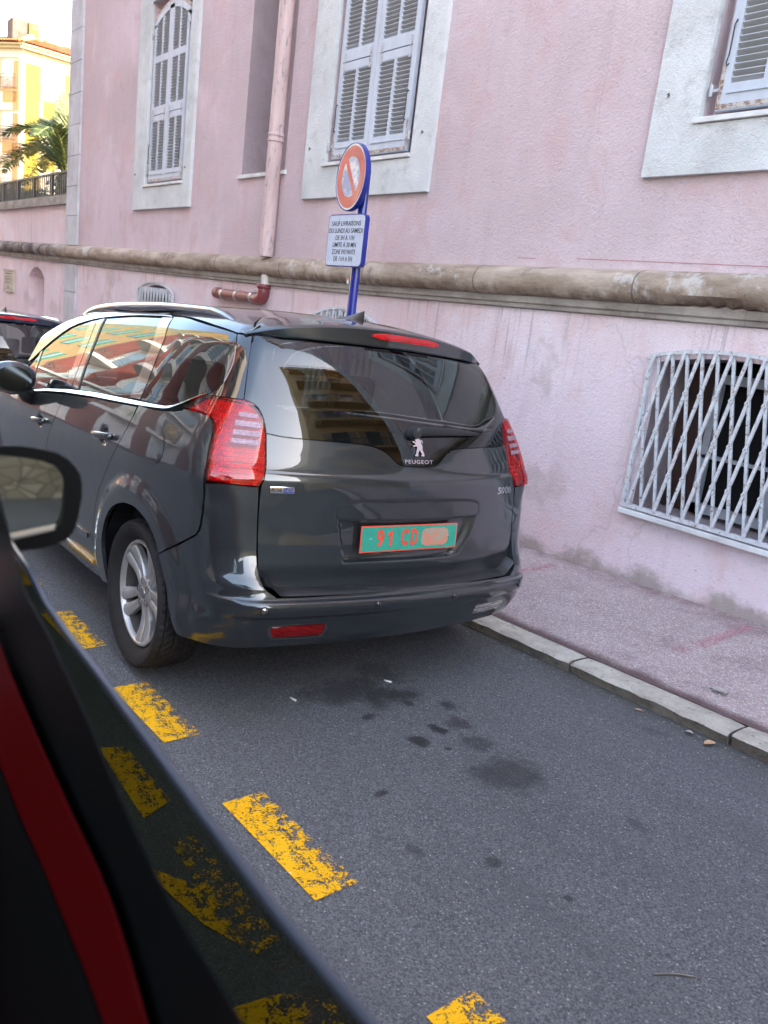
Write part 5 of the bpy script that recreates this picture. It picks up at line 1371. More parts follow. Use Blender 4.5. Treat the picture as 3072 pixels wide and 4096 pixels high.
    fri=[p for p in fr_in]+[(-u,z) for u,z in fr_in[::-1]]
    frit=ringpatch('window_frit',q,fri,BLKG2,gate,off=-.004)
    # spoiler
    V=[];n=40; NF=7
    for i in range(n+1):
        y=-.64+1.28*i/n; a=abs(y); e=sstep(.50,.655,a)
        roof=float(Zc(-.86))-.085*(y/.7)**2
        xt=-.524-.30*y*y-.028*e; zt_=1.556-.075*(a/.655)**2.2-.012*e
        zb=1.482-.016*(a/.655)**2; xb=xt+.002-.010*e
        x0=float(np.interp(a,[0,.39,.474,.549,.589,.614,.66],[-.905,-.90,-.857,-.755,-.70,-.668,-.665])); r0=float(solve(np.array([[x0,y*.985,1.2]]),np.array([[0,0,1.]]),0.,.6)[0][2])+.001
        V+=[(x0,y*.985,r0),(x0*.5+xt*.5,y*.995,(r0+zt_)/2+.012-.010*e),(xt-.03,y,zt_+.006),(xt-.006,y,zt_+.001),(xt+.002,y,zt_-.006),(xb,y,zb+.006),(xb-.004,y,zb),(xb-.07,y,zb+.004)]
    NF=8
    Fs=[(NF*i+k,NF*i+k+1,NF*(i+1)+k+1,NF*(i+1)+k) for i in range(n) for k in range(NF-1)]
    Fs+=[tuple(range(NF-1,-1,-1)),tuple(NF*n+k for k in range(NF))]
    mb=MB(); mb.add(V,Fs); sp=mb.build('roof_spoiler',paint,car,auto=math.radians(32))
    # high brake light
    mb=MB(); V=[];m=14
    for i in range(m+1):
        y=-.155+.372*i/m+.0; y=-.135+.37*i/m; xt=-.524-.30*y*y; e_=min(1,6*min(i,m-i)/m+.35)
        zc_=1.527-.01*abs(y); V+=[(xt+.012,y,zc_+.013*e_),(xt+.016,y,zc_),(xt+.016,y,zc_-.013*e_),(xt-.004,y,zc_-.013*e_),(xt-.004,y,zc_+.013*e_)]
    Fs=[(5*i+k,5*i+(k+1)%5,5*(i+1)+(k+1)%5,5*(i+1)+k) for i in range(m) for k in range(5)]+[(0,1,2,3,4),tuple(5*m+k for k in (4,3,2,1,0))]
    mb.add(V,Fs); mb.build('high_brake_light',REDR3,sp,auto=.6)
    # ---- roof shell
    dr=[(float(x),float(a)) for x,a in DRIP]
    left=dr; right=[(x,-a) for x,a in dr[::-1]]
    roof=patch('roof',left+right,paint,car,mapf=mapT,su=.05,sv=.06,ch=0,rim=.02,inset=.001)
    # windscreen and bonnet
    ws=[(-3.045,-.93),(-3.02,-.5),(-3.0,0),(-3.02,.5),(-3.045,.93),(-3.35,1.02),(-3.70,1.10),(-3.78,.8),(-3.84,.4),(-3.86,0),(-3.84,-.4),(-3.78,-.8),(-3.70,-1.10),(-3.35,-1.02)]
    patch('windscreen',ws,GLASSF,car,mapf=mapT,su=.06,sv=.08,ch=0,rim=0)
    bn=[(-3.88,0),(-3.86,.4),(-3.80,.8),(-3.72,1.12),(-4.1,1.13),(-4.35,1.05),(-4.50,.7),(-4.58,0),(-4.50,-.7),(-4.35,-1.05),(-4.1,-1.13),(-3.72,-1.12),(-3.80,-.8),(-3.86,-.4)]
    patch('bonnet',bn,paint,car,mapf=mapT,su=.05,sv=.06,ch=0)
    # front face
    mapN=lambda Y,Z: solve(np.stack([np.full_like(Y,-4.0),Y,Z],1),np.stack([np.full_like(Y,-1.),0*Y,0*Y],1),0.,.9)
    patch('front_bumper',[(-.74,.27),(.74,.27),(.72,.66),(.4,.80),(0,.83),(-.4,.80),(-.72,.66)],paint,car,mapf=mapN,su=.05,sv=.05,ch=1)
    patch('front_grille',[(-.45,.35),(.45,.35),(.5,.5),(-.5,.5)],BLKP,car,mapf=mapN,off=.004,su=.05,sv=.05,ch=1)
    # rails
    for sd in (-1,1):
        P=[];rr=[]
        for i in range(26):
            t=i/25; x=-2.90+2.10*t; a=min(1,min(t,1-t)*9)**.6
            yy=sd*(.575+.045*math.sin(PI*min(1,t*1.05))-.0)*1.0
            z=float(Zc(x))-.085*(yy/.7)**2; P.append((x,yy,z-.034+.034*a)); rr.append((.028*max(.3,a),.036))
        MB().tube(P,rr,14).build('roof_rail',SATIN3,car,smooth=True)
    # shark fin antenna
    mb=MB(); V=[];n=10
    for i in range(n+1):
        t=i/n; x=-.99+.20*t; h=.006+.052*(t**1.3); wd=.022*math.sin(PI*min(1,.15+.8*t))**.5
        z=float(Zc(x))-.002; V+=[(x,-wd,z),(x+.0,-wd*.35,z+h*.75),(x+.004*t,0,z+h),(x,wd*.35,z+h*.75),(x,wd,z)]
    Fs=[(5*i+k,5*i+k+1,5*i+6+k,5*i+5+k) for i in range(n) for k in range(4)]+[(4,3,2,1,0),tuple(5*n+k for k in range(5))]
    mb.add(V,Fs); mb.build('aerial_fin',BLKP,car,auto=.9)
    # wiper
    pts=[];rr=[]
    n=16
    for i in range(n+1):
        t=i/n; y=-.022+.415*t; z=1.158+.004*math.sin(PI*t)-.004*t
        p=solve(np.array([[XC,y,z]]),np.array([[1.,0,0]]),0.,1.6)[0]
        wdt=.0165*(1-t)**.6+.0045 if t>.12 else .019
        lift=.020*(1-.4*t)
        pts.append((p[0]+lift+.004,y,z+.004)); rr.append((wdt,.010*(1-.5*t)))
    mb=MB(); mb.tube(pts,rr,14,up=(0,0,1)); wi=mb.build('rear_wiper',BLKP,gate,smooth=True)
    p=solve(np.array([[XC,0.,1.15]]),np.array([[1.,0,0]]),0.,1.6)[0]
    mb=MB(); mb.tube([(p[0]-.01,-.02,1.150),(p[0]+.030,-.02,1.158)],[.030,.024],18); mb.build('wiper_pivot',BLKP,wi,auto=.7)
    # ---- inside
    mb=MB(); mb.box(-4.35,-1.45,-.80,.80,.24,.30); mb.box(-1.45,-.46,-.58,.58,.26,.62); mb.box(-3.30,-1.45,-.84,-.80,.28,.98); mb.box(-3.30,-1.45,.80,.84,.28,.98); mb.box(-1.45,-.62,-.80,-.58,.60,.98);mb.box(-1.45,-.62,.58,.80,.60,.98)
    mb.box(-.62,-.47,-.60,.60,.40,.95); mb.box(-4.3,-3.3,-.58,.58,.30,.80); mb.box(-3.65,-3.2,-.72,.72,.80,1.0); mb.box(-1.2,-.55,-.62,.62,.93,.96)
    mb.box(-.50,-.40,-.60,.60,.33,.52)
    mb.build('cabin_tub',DARK,car)
    for x,zs in ((-2.55,.34),(-1.65,.40)):
        for y in ((-.40,.40) if x<-2 else (-.46,0,.46)):
            mb=MB(); w_=.24 if x<-2 else .20
            mb.bevbox(x-.48,x+.05,y-w_,y+w_,zs,zs+.18,.05); mb.bevbox(-.07,.07,y-w_,y+w_,0,.60,.05,Matrix.Translation((x,0,zs+.12))@Matrix.Rotation(math.radians(14),4,'Y'))
            st=mb.build('car_seat',FABRIC,car,auto=.9)
            mb=MB(); mb.bevbox(-.05,.05,y-.13,y+.13,0,.19,.04,Matrix.Translation((x+.17,0,zs+.74))@Matrix.Rotation(math.radians(8),4,'Y')); mb.build('headrest',FABRIC,st,auto=.9)
    return car,H,gate,bump
def ringpatch(name,outer,inner,mat,parent,off=0.):
    mapf_=lambda U,Z: mapS(U,Z,-1)
    O_=densify(chaikin(outer,1),.05); I_=densify(chaikin(inner,2),.05)
    tris,pts=tri2d(O_,[I_]); bm=bmesh.new(); vs=[bm.verts.new((p[0],p[1],0)) for p in pts]
    for t in tris:
        try: bm.faces.new([vs[i] for i in t])
        except ValueError: pass
    for ax,no in ((0,(1,0,0)),(1,(0,1,0))):
        for k in range(-34,60):
            v=k*.03; co=(v,0,0) if ax==0 else (0,v,0)
            bmesh.ops.bisect_plane(bm,geom=bm.verts[:]+bm.edges[:]+bm.faces[:],dist=1e-6,plane_co=co,plane_no=no)
    for v in [v for v in bm.verts if not v.link_faces]: bm.verts.remove(v)
    bm.verts.index_update()
    V=np.array([v.co[:2] for v in bm.verts]); Fc=[[v.index for v in f.verts] for f in bm.faces]; bm.free()
    P,n,_,_=surf(mapf_,V); Q=P+n*off
    fs=[f if np.dot(np.cross(Q[f[1]]-Q[f[0]],Q[f[2]]-Q[f[0]]),n[f[0]])>0 else f[::-1] for f in Fc]
    return mesh(name,Q,fs,mat,parent,norms=n)
_c={}
def m_headlamp():
    if 'h' not in _c: _c['h']=simple('headlight_cover',(.35,.37,.40),.08,.6,coat=1.)
    return _c['h']
def m_clearlamp():
    if 'c' not in _c:
        n=N('reversing_lamp_lens'); c=n.co(); k=n.noise(n.co(scale=(4,4,40)),3,3)
        _c['c']=n.bsdf(n.mix(n.mr(k,.4,.6),(.28,.24,.24),(.62,.58,.58)),.12,.4,n.bump(n.vor(n.co(),90),.5,.01),.8)
    return _c['c']
SATIN2=simple('window_frame_satin',(.30,.27,.26),.16,1.)
SATIN3=simple('rail_satin',(.24,.28,.34),.12,1.,coat=.5)
BELT=simple('belt_satin_chrome',(.42,.43,.45),.14,1.)
CHROMED=simple('dark_chrome',(.30,.30,.31),.15,1.)
BLKG2=simple('glass_frit',(.006,.006,.007),.12,coat=.0,spec=.4)
REDR2=m_reflector('red_reflector_segment',(.42,.004,.006),(1.,.04,.05))
REDR3=simple('brake_light_red',(.45,.006,.01),.15,.1,coat=1.,var=.3,vs=30)
dd=[(x,z) for x,z in [(PI/2+XC-a if a>PI/2 else None,b) for a,b in OL['drip']]]
DRIP=[]
for a,b in OL['drip']:
    p=mapS(np.array([a]),np.array([b]),-1)[0]; DRIP.append(invT(p))
# roof rear edge at the spoiler
DRIP=[d for d in DRIP if True]
DR2=[];last=None
for x,a in sorted(DRIP,key=lambda t:t[0]): DR2.append((x,a))
DRIP=DR2[:-1]+[invT(p) for p in [(-.658,-.614,1.466),(-.698,-.589,1.5),(-.755,-.549,1.524),(-.857,-.474,1.548),(-.90,-.39,1.564),(-.91,-.2,1.59)]]
def tyre_and_rim():
    # wheel axis = local Y, outer face towards -Y
    w=bpy.data.objects.new('wheel',None); w.empty_display_size=.1; link(w)
    R,rb=.325,.232; n=220
    prof=[(rb-.006,.058),(rb+.004,.066),(.246,.079),(.268,.098),(.290,.106),(.303,.106),(.311,.100),(.3185,.088),(.3225,.072),(.3245,.050),(.325,.028),(.325,.0)]
    prof2=[]
    for i in range(len(prof)-1):
        a,b=prof[i],prof[i+1]; m=3 if a[0]>.3 else 1
        for k in range(m): prof2.append((a[0]+(b[0]-a[0])*k/m,a[1]+(b[1]-a[1])*k/m))
    prof2.append(prof[-1]); full_=[(r,-h) for r,h in prof2]+[(r,h) for r,h in prof2[::-1][1:]]
    V=[];Fc=[];m=len(full_)
    for k in range(n):
        th=2*PI*k/n
        for (r,y) in full_:
            d=0
            if r>.314:
                ay=abs(y); s=(th*n/(2*PI)/4.4*1.0+ (ay*26 if ay<.075 else 1.95))%1
                if s<.24: d=.0065
                if abs(ay-.030)<.004 or abs(ay-.077)<.003: d=.0075
                if r<.3205 : d*=.8
            elif r>.303:
                s=((th*n/(2*PI))/4.4+1.95)%1
                if s<.2: d=.003
            rr=r-d; V.append((rr*math.cos(th),y,rr*math.sin(th)))
    for k in range(n):
        for i in range(m-1): Fc.append((k*m+i,k*m+i+1,((k+1)%n)*m+i+1,((k+1)%n)*m+i))
    mb=MB(); mb.add(V,Fc); mb.build('tyre',RUB,w,auto=math.radians(34))
    # sidewall rings
    # rim: barrel + lip
    MY=Matrix.Rotation(PI/2,4,'X')   # local z -> -y
    mb=MB(); mb.lathe([(.232,.066),(.228,.074),(.220,.074),(.214,.066),(.212,.052)],96,MY)
    rim=mb.build('rim',ALLOY,w,auto=math.radians(40),fixn=False)
    mb=MB(); mb.lathe([(.212,.052),(.206,.02),(.200,-.09),(.205,-.10)],96,MY); mb.build('rim_barrel',simple('darkened_dusty_alloy',(.10,.09,.085),.5,.5),w,auto=.7,fixn=False)  # dusty barrel, coloured darker to put shade in the gaps between spokes
    mb=MB(); mb.lathe([(.17,-.045),(.16,-.04),(.06,-.035),(0,-.035)],48,MY); mb.build('brake_disc',simple('brake_disc_steel',(.10,.095,.09),.4,.8),w,auto=.6,fixn=False)
    mb=MB(); mb.lathe([(.204,-.10),(.0,-.10)],48,MY); mb.build('wheel_back',DARK,w,fixn=False)
    # spokes (five twin spokes)
    sp=MB()
    def spoke(a0,skew):
        # centreline from hub r .035 to r .214 with sideways offset; local radial X', tangential T
        n_=12; V=[];K=8
        for i in range(n_+1):
            t=i/n_; r=.040+.172*t; off=skew*(.0185+.021*t**1.1); wd=.0165+.0085*t-.006*math.sin(PI*t)
            wd=.0205-.003*math.sin(PI*min(1,t*1.1))+.014*max(0,t-.3)
            h=.050+.018*t**1.5-.010*math.sin(PI*t)
            dep=.030
            prof_=[(-wd,h-dep),(-wd,h-.006),(-wd*.75,h),(skew*-.15*wd,h+.0035),(wd*.75,h),(wd,h-.006),(wd,h-dep)]
            for (tw,hh) in prof_:
                T=off+tw; ang=a0+math.atan2(T,r); rr=math.hypot(r,T); V.append((rr*math.cos(ang),-hh,rr*math.sin(ang)))
        K=7; Fc=[]
        for i in range(n_):
            for k in range(K-1): Fc.append((i*K+k,(i+1)*K+k,(i+1)*K+k+1,i*K+k+1))
        Fc.append(tuple(range(K))); Fc.append(tuple(n_*K+k for k in range(K-1,-1,-1)))
        sp.add(V,Fc)
    for j in range(5):
        a0=math.radians(-8+72*j)
        spoke(a0,1); spoke(a0,-1)
    s=sp.build('spokes',ALLOY,w,auto=math.radians(38))
    mb=MB(); mb.lathe([(.0,.052),(.030,.052),(.034,.055),(.062,.053),(.070,.046),(.074,.02)],64,MY); mb.build('hub_centre',ALLOY,s,auto=.5,fixn=False)
    br_=simple('bolt_recess',(.12,.12,.125),.35,.8)
    for j in range(5):
        mb=MB(); a=math.radians(-8+36+72*j); M=Matrix.Translation((.052*math.cos(a),0,.052*math.sin(a)))@MY
        mb.lathe([(.0155,.0562),(.0125,.0545),(.012,.046),(0,.046)],18,M)
        mb.build('bolt_hole',br_,s,auto=.6,fixn=False)
    mb=MB(); mb.lathe([(.0,.0600),(.022,.0590),(.0265,.055),(.0275,.050)],32,MY); cap=mb.build('wheel_cap',SATIN,w,auto=.5,fixn=False)
    return w
LION=[(378,285),(385,275),(400,268),(420,268),(437,280),(445,293),(450,285),(462,284),(472,295),(475,320),(467,318),(461,296),(453,300),(453,320),(465,340),(468,362),(462,375),(470,395),(482,420),(482,444),(445,444),(443,432),(458,425),(440,402),(430,382),(415,402),(404,422),(404,444),(366,444),(366,434),(380,425),(388,395),(402,362),(393,347),(378,350),(350,352),(346,342),(372,337),(383,330),(370,318),(350,310),(346,302),(358,297),(378,305),(390,312),(386,300)]
def onrear(y,z,off=0.):
    p=solve(np.array([[XC,y,z]]),np.array([[1.,0,0]]),0.,1.6)[0]; e=1e-3
    g=np.array([float(F(p[0]+e*a,p[1]+e*b,p[2]+e*c))-float(F(p[0]-e*a,p[1]-e*b,p[2]-e*c)) for a,b,c in ((1,0,0),(0,1,0),(0,0,1))]); g/=np.linalg.norm(g)
    return Vector(p)+Vector(g)*off,Vector(g)
def rearframe(y,z,off):
    p,g=onrear(y,z,off); x=Vector((0,1,0)); x=(x-g*x.dot(g)).normalized(); yv=g.cross(x); return Matrix(((x.x,yv.x,g.x,p.x),(x.y,yv.y,g.y,p.y),(x.z,yv.z,g.z,p.z),(0,0,0,1)))
def dress_main(car,gate,bump):
    # emblem
    M=rearframe(-.003,1.096,.004); s=.075/176.; mb=MB()
    poly=[((x-414)*s*1.0,(356-y)*s) for x,y in LION]
    mb.prism(poly,-.004,0,M@Matrix.Rotation(-PI/2,4,'X')); o=mb.build('emblem',CHROME,gate,auto=.5)
    o2=MB(); 
    for a,b,r in ((400,300,.0042),(425,335,.005),(412,375,.0038),(432,395,.0035)): o2.lathe([(r,0),(r*.7,.0018),(0,.0025)],10,M@Matrix.Translation(((a-414)*s,(356-b)*s,.004)))
    text('tailgate_lettering','PEUGEOT',.0225,CHROME,gate,rearframe(.001,1.0375,.0015),.0012,1,.0,fit=.150,gap=1.15)
    M=rearframe(-.603,.911,.0005); mb=MB(); mb.bevbox(-.047,.047,-.0125,.0125,0,.003,.001,M); bd=mb.build('engine_badge',CHROME,gate,auto=.6)
    mb=MB(); mb.box(.004,.044,-.0095,.0095,.003,.0034,M); mb.build('badge_blue_field',BADGEBLUE,bd)
    text('badge_letters','BLUE',.0185,INK,bd,M@Matrix.Translation((-.0215,0,.0031)),.0003,.98,.0003); text('badge_letters','HDI',.0185,CHROME,bd,M@Matrix.Translation((.024,0,.0036)),.0004,1.15,.0003)
    for i,ch in enumerate('5008'):
        y=.532+.031*i; text('model_badge',ch,.043,CHROME,gate,rearframe(y,.908,.0035),.0012,1,.0,fit=.027)
    # number plate
    c=Vector((-.2665,-.008,.7235)); M=frame(c,(0,1,0),(-.035,0,1))
    mb=MB(); mb.bevbox(-.26,.26,-.055,.055,-.003,.0,.0012,M); pl=mb.build('number_plate',PORANGE,gate,auto=.6); 
    def rr(x0,x1,y0,y1,r,n=4): 
        P=[]
        for cx,cy,a in ((x1-r,y1-r,0),(x0+r,y1-r,90),(x0+r,y0+r,180),(x1-r,y0+r,270)): P+=[(cx+r*math.cos(math.radians(a+90*i/n)),cy+r*math.sin(math.radians(a+90*i/n))) for i in range(n+1)]
        return P
    mb=MB(); mb.prism(rr(-.2545,.2545,-.0495,.0495,.006),-.0006,.0001,M@Matrix.Rotation(-PI/2,4,'X')); pf=mb.build('plate_field',PGREEN,gate)
    pf.parent=gate
    for i,(ch,x,fw) in enumerate((('9',-.161,.038),('1',-.108,.020),('C',-.034,.038),('D',.019,.040))):
        if ch=='1':
            mb=MB(); mb.prism([(x-.003,-.032),(x+.009,-.032),(x+.009,.032),(x-.001,.032),(x-.015,.020),(x-.015,.009),(x-.003,.018)],-.0016,0,M@Matrix.Rotation(-PI/2,4,'X')); mb.build('plate_character',PORANGE,gate); continue
        text('plate_character',ch,.092,PORANGE,gate,M@Matrix.Translation((x,-.001,.0008)),.0008,1,.0032,fit=fw)
    mb=MB(); random.seed(4)
    P=[]; 
    for i in range(40):
        a=2*PI*i/40; ex=.072*(1 if math.cos(a)>0 else 1); P.append((.133+.075*abs(math.cos(a))**.45*math.copysign(1,math.cos(a))+random.uniform(-.002,.002),.0+.038*abs(math.sin(a))**.45*math.copysign(1,math.sin(a))+random.uniform(-.002,.002)))
    mb.prism(P,-.0014,.0,M@Matrix.Rotation(-PI/2,4,'X')); mb.build('plate_patch',SMUDGE,gate)
    for x in (-.207,.21): MB().lathe([(.0045,.0),(.0042,.002),(0,.0025)],12,M@Matrix.Translation((x,0,.0008))).build('plate_screw',SATIN,gate,smooth=True)
# ---------------------------------------------------------------- place cars
def carmat(C0,cyaw,croll,scale=1.):
    a=SA_; E=Matrix(((math.cos(a),0,math.sin(a)),(0,1,0),(-math.sin(a),0,math.cos(a))))
    c,s=math.cos(cyaw),math.sin(cyaw); Rz=Matrix(((c,-s,0),(s,c,0),(0,0,1)))
    c,s=math.cos(croll),math.sin(croll); Rx=Matrix(((1,0,0),(0,c,-s),(0,s,c)))
    M=(E.transposed()@(Rz@Rx)).to_4x4(); return Matrix.Translation(C0)@M@Matrix.Diagonal((scale,scale,scale,1))
car,H,gate,bump=build_car()
tag(car,'dark grey metallic people carrier parked at the kerb with green and orange number plate','car')
wheel=tyre_and_rim(); 
def copy_tree(o,parent=None):
    c=o.copy(); COL.objects.link(c); c.parent=parent
    for ch in list(o.children): copy_tree(ch,c)
    return c
def put_wheels(car_,first=None):
    for i,(wx,sd) in enumerate(H):
        w_=wheel if (first and i==0) else copy_tree(wheel)
        w_.parent=car_; w_.location=(wx,sd*.792,.325); w_.rotation_euler=(0,0,0) if sd<0 else (0,0,PI)
dress=dress_main(car,gate,bump)
# second car = same construction in blue, without badges
def recolour(o,mp):
    if o.type=='MESH':
        me=o.data
        if any(m in mp for m in me.materials):
            o.data=me.copy()
            for i,m in enumerate(o.data.materials):
                if m in mp: o.data.materials[i]=mp[m]
    for ch in o.children: recolour(ch,mp)
SKIP=('emblem','tailgate_lettering','engine_badge','model_badge','plate_','number_plate')
def copy_plain(o,parent=None):
    c=o.copy(); COL.objects.link(c); c.parent=parent
    for ch in list(o.children):
        if not ch.name.startswith(SKIP): copy_plain(ch,c)
    return c
car2=copy_plain(car); recolour(car2,{PAINT:PAINTB})
tag(car2,'dark blue car parked ahead of the grey people carrier, cut by the left edge','car')
put_wheels(car,True)
for wx,sd in H:
    w_=copy_tree(wheel); w_.parent=car2; w_.location=(wx,sd*.792,.325); w_.rotation_euler=(0,0,0) if sd<0 else (0,0,PI)
car.matrix_world=carmat(Vector((-2.09822424,2.15732383,-.08634267)),-.025133,-.0282425)
car2.matrix_world=carmat(Vector((-7.75,2.10,gz(-7.75))),-.01,-.01,.93)
# ---------------------------------------------------------------- sign post
SG=empty('parking_sign_post',(-4.80,3.46,gz(-4.8)+KT),'blue post with round red no-parking disc above a white delivery-hours panel','sign')
b=MB(); z0=gz(-4.8)+KT
b.tube([(-4.755,3.47,z0),(-4.762,3.47,2.46)],[(.028,.042)]*2,20,up=(0,1,0)); bpart(b,'post',SBLUE,SG,auto=.6)
def rrect(cx,cz,w_,h_,r,n=6):
    P=[]
    for sx,sz,a in ((1,1,0),(-1,1,90),(-1,-1,180),(1,-1,270)): P+=[(cx+sx*(w_/2-r)+r*math.cos(math.radians(a+90*i/n)),cz+sz*(h_/2-r)+r*math.sin(math.radians(a+90*i/n))) for i in range(n+1)]
    return P
px_,pz_=-4.833,1.990
b=MB(); b.prism(rrect(px_,pz_,.436,.352,.035),3.402,3.437); pn=bpart(b,'panel_frame',SBLUE,SG,auto=.6)
b=MB(); b.prism(rrect(px_,pz_,.422,.338,.030),3.3995,3.404); sub=b.build('panel_face',SPANEL); sub.parent=pn
lines=['SAUF LIVRAISONS','DU LUNDI AU SAMEDI','DE 5H A 11H','LIMITE A 30 MN','ZONE PAYANTE','DE 11H A 5H']
for i,t in enumerate(lines):
    o=text('panel_lettering',t,.046,INK,pn,frame((px_,3.3988,pz_+.112-.0475*i),(1,0,0),(0,0,1)),.0004,1,.0002,fit=(.345,.400,.222,.278,.284,.222)[i])
# disc
dc=Vector((-4.833,3.40,2.408)); Md=Matrix.Translation(dc)@Matrix.Rotation(math.radians(-8.5),4,'Z')@Matrix.Rotation(PI/2,4,'X')
b=MB(); b.lathe([(.0,-.03),(.222,-.03),(.224,-.012),(.222,.006),(.217,.008),(.215,.003)],72,Md); dr=bpart(b,'disc_rim',SBLUE,SG,auto=.6)
def disc(name,r0,r1,off,mat,n=72):
    b=MB(); 
    if r0>0: b.lathe([(r0,off),(r1,off)],n,Md)
    else: b.lathe([(0,off),(r1,off)],n,Md)
    o=b.build(name,mat,fixn=False); o.parent=dr; return o
disc('white_edge',.0,.214,.004,SWHITE); disc('red_ring',.132,.203,.0055,SRED); 
# worn sticker-covered white centre with a diagonal red bar
def m_centre():
    n=N('worn_sign_centre'); c=n.co(); s=n.sep(c)
    g=n.noise(n.co(loc=(3,1,2),scale=(1,1,1)),9,4,.7); g2=n.noise(n.co(loc=(1,6,2)),14,5,.8)
    col=n.mix(n.mr(g,.40,.60,smooth=True),(.20,.27,.46),(.74,.66,.66))
    col=n.mix(n.math('MULTIPLY',n.mr(g2,.60,.66),.8),col,(.10,.12,.30))
    return n.bsdf(col,.35,0,n.bump(n.vor(c,160),.2,.002),.4)
disc('disc_centre',.0,.131,.0048,m_centre())
b=MB(); b.box(-.019,.019,-.150,.150,.0056,.0064,Md@Matrix.Rotation(math.radians(34),4,'Z')); o=b.build('diagonal_bar',SRED); o.parent=dr
b=MB(); b.prism([(-4.792,1.745),(-4.770,1.738),(-4.770,1.700),(-4.790,1.706)],3.4245,3.427); o=bpart(b,'sticker',simple('torn_sticker',(.75,.70,.70),.7),SG)
b=MB(); b.prism([(-4.7905,1.7455),(-4.7705,1.7385),(-4.7705,1.722),(-4.790,1.732)],3.4235,3.4246); o=bpart(b,'sticker',simple('torn_sticker_orange',(.75,.16,.04),.7),SG)
# ---------------------------------------------------------------- the near car
NC=empty('near_car',(0,0,-.02),'dark red car the photo is taken from, its window edge and mirror blurred','car')
def npart(mb,name,mat,**k): return part(mb.build(name,mat,None,**k),NC)
BLK=simple('dark_door_trim',(.0022,.0028,.0035),.6,spec=.12); BLKS=simple('belt_weatherstrip',(.0028,.0035,.0045),.5,spec=.15)
REDIN=simple('red_door_sill_paint',(.075,.001,.002),.5,spec=.08)
# window glass, lowered: its top edge crosses the view
E_=[(-.90,1.215),(-.794,1.205),(-.732,1.190),(-.665,1.184),(-.606,1.182),(-.507,1.175),(-.428,1.169),(-.363,1.165),(-.308,1.162),(-.263,1.162),(-.225,1.163),(.25,1.165)]
b=MB(); t_,p_=tri2d([(x,z) for x,z in E_]+[(.25,.85),(-.90,.85)]); b.add([(x,.2218,z) for x,z in p_],t_); gl_=npart(b,'window_glass',GLASSW,fixn=False)
b=MB(); b.tube([(x,.2218,z) for x,z in E_],.0036,8); o=b.build('glass_edge',simple('ground_glass_edge',(.03,.038,.06),.3,coat=.3),smooth=True); o.parent=gl_
# inner belt strip
bs=[(-.90,1.30),(-.83,1.26),(-.764,1.199),(-.693,1.19),(-.592,1.161),(-.524,1.136),(-.456,1.113),(-.399,1.101),(-.347,1.098),(-.316,1.095),(-.2,1.088),(.3,1.088)]
b=MB(); b.prism(chaikin(bs+[(.3,.4),(-.90,.4)],2,75),.2055,.207); npart(b,'belt_strip',BLKS)
rt=[(-.85,1.145),(-.772,1.118),(-.687,1.096),(-.583,1.075),(-.498,1.062),(-.447,1.036),(-.414,1.013),(-.36,.98),(.2,.95)]
rb_=[(-.85,1.01),(-.767,.997),(-.713,.986),(-.642,.981),(-.573,.969),(-.525,.961),(-.485,.949),(-.42,.92),(.2,.88)]
b=MB(); b.prism(chaikin(rt+rb_[::-1],2,75),.1950,.1965); npart(b,'red_sill_band',REDIN)
b=MB(); b.prism([(x,z-.004) for x,z in rb_]+[(.2,.3),(-.85,.3)],.1940,.1949); npart(b,'door_card',BLK)
# frame post in front of the window
b=MB(); b.tube([(-.86,.235,1.02),(-.905,.225,1.205),(-1.0,.215,1.23)],[(.012,.008),(.010,.008),(.010,.008)],12); npart(b,'window_frame_post',BLK,smooth=True)
# outer skin and rest of the body
b=MB(); b.bevbox(-.95,1.5,.235,.285,.28,.92,.02); npart(b,'outer_door_skin',PAINTR,auto=.8)
b=MB(); b.bevbox(-2.4,-.97,-1.45,.25,.30,1.0,.08).bevbox(-.95,2.0,-1.5,-1.42,.28,1.0,.02).bevbox(1.5,2.2,-1.42,.25,.28,1.0,.05).box(-.95,1.5,-1.42,.235,.25,.30); npart(b,'body',PAINTR,auto=.8)
b=MB(); b.bevbox(-.35,1.6,-1.25,.10,1.86,1.90,.02); npart(b,'roof',PAINTR,auto=.8)
for sx in (-1,1): pass
b=MB(); b.tube([(1.55,.17,1.0),(1.5,.06,1.88)],.04,10).tube([(1.55,-1.40,1.0),(1.5,-1.2,1.88)],.04,10).tube([(-1.05,-1.40,1.0),(-.35,-1.22,1.88)],.035,10); npart(b,'roof_pillars',PAINTR,smooth=True)
b=MB(); b.bevbox(-.10,.40,-1.25,-.65,.45,.62,.05).bevbox(.40,.55,-1.25,-.65,.5,1.25,.05).bevbox(.25,.75,-.55,.10,.45,.62,.05).bevbox(.75,.90,-.55,.10,.5,1.2,.05).bevbox(-1.0,-.75,-1.3,.1,.6,.98,.05); npart(b,'seats_and_dashboard',BLK,auto=.9)
b=MB(); b.add([(-.97,-1.38,1.0),(-.97,.20,1.0),(-.36,.08,1.86),(-.36,-1.22,1.86)],[(0,1,2,3)]); npart(b,'windscreen',GLASSF,fixn=False)
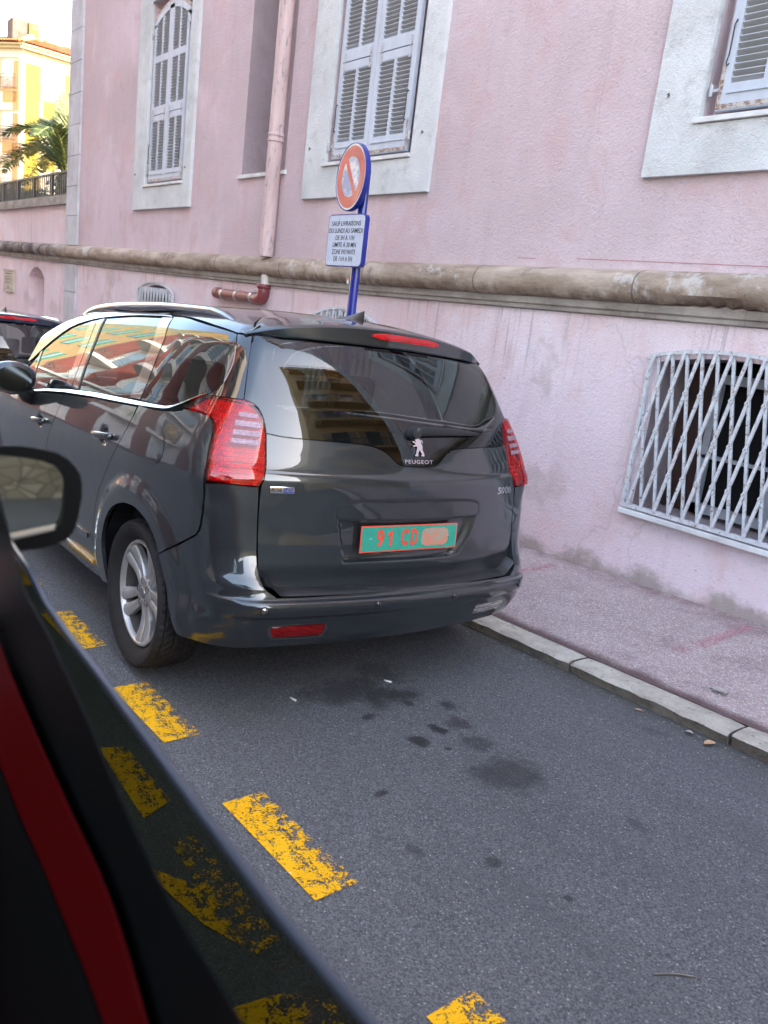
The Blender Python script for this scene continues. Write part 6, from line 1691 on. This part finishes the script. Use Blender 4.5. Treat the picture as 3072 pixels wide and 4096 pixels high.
# door mirror
Cm=Vector((-.88806018,.23938226,1.25040433)); nn_=Vector((.98528545,-.08043147,.150809)); uu=Vector((.08136201,.99668462,0)); vv=nn_.cross(uu)
hs=[(-.12,.052),(-.06,.059),(-.021,.061),(-.002,.061),(.013,.059),(.026,.056),(.037,.053),(.048,.046),(.055,.038),(.060,.030),(.062,.020),(.062,.004),(.059,-.012),(.056,-.026),(.052,-.035),(.045,-.043),(.034,-.047),(.021,-.051),(-.004,-.053),(-.06,-.052),(-.12,-.046)]
gs=[(-.116,.044),(-.06,.050),(-.021,.051),(.004,.048),(.020,.045),(.033,.040),(.040,.033),(.044,.026),(.045,.018),(.044,.004),(.043,-.011),(.040,-.023),(.034,-.032),(.012,-.036),(-.009,-.040),(-.060,-.046),(-.116,-.042)]
MM=Matrix(((uu.x,-nn_.x,vv.x,Cm.x),(uu.y,-nn_.y,vv.y,Cm.y),(uu.z,-nn_.z,vv.z,Cm.z),(0,0,0,1)))   # local x=u, z=v, y=away from viewer
b=MB(); cx_,cz_=-.02,.003; V=[];Fc=[];L=len(hs); lay=[(1.,0),(1.02,.008),(1.0,.03),(.9,.055),(.65,.075),(.3,.083)]
for s,d in lay:
    for x,z in hs: V.append((cx_+(x-cx_)*s,d,cz_+(z-cz_)*s))
for i in range(len(lay)-1):
    for k in range(L): Fc.append((i*L+k,i*L+(k+1)%L,(i+1)*L+(k+1)%L,(i+1)*L+k))
Fc.append(tuple((len(lay)-1)*L+k for k in range(L)))
t_,p_=tri2d(hs,[gs]); bb_=len(V); V+=[(x,0,z) for x,z in p_]; Fc+=[tuple(bb_+i for i in t) for t in t_]
m2=len(gs); bb_=len(V); V+=[(x,0,z) for x,z in gs]+[(x,.022,z) for x,z in gs]; Fc+=[(bb_+i,bb_+(i+1)%m2,bb_+m2+(i+1)%m2,bb_+m2+i) for i in range(m2)]
b.add(V,Fc,MM); mo=npart(b,'door_mirror',BLK,auto=.7)
b=MB(); t_,p_=tri2d(gs); b.add([(x,.010-.07*(z+.04),z) for x,z in p_],t_,MM); o=b.build('mirror_pane',simple('mirror_pane_glass',(.42,.45,.43),.03,1.),fixn=True); o.parent=mo
b=MB(); b.add([(x,.0075,z) for x,z in [(-.115,-.0415),(-.060,-.0455),(-.009,-.0395),(.012,-.0355),(.034,-.0315),(.036,-.0255),(.012,-.0295),(-.010,-.0335),(-.060,-.0385),(-.115,-.035)]],[tuple(range(10))],MM); o=b.build('mirror_bright_edge',simple('mirror_bevel',(.75,.76,.78),.2,.8),fixn=False); o.parent=mo
b=MB(); b.tube([MM@Vector((-.10,.04,-.045)),MM@Vector((-.13,.05,-.10)),(-1.05,.20,1.02)],.02,10); o=b.build('mirror_arm',BLK,smooth=True); o.parent=mo
bpy.context.view_layer.update()
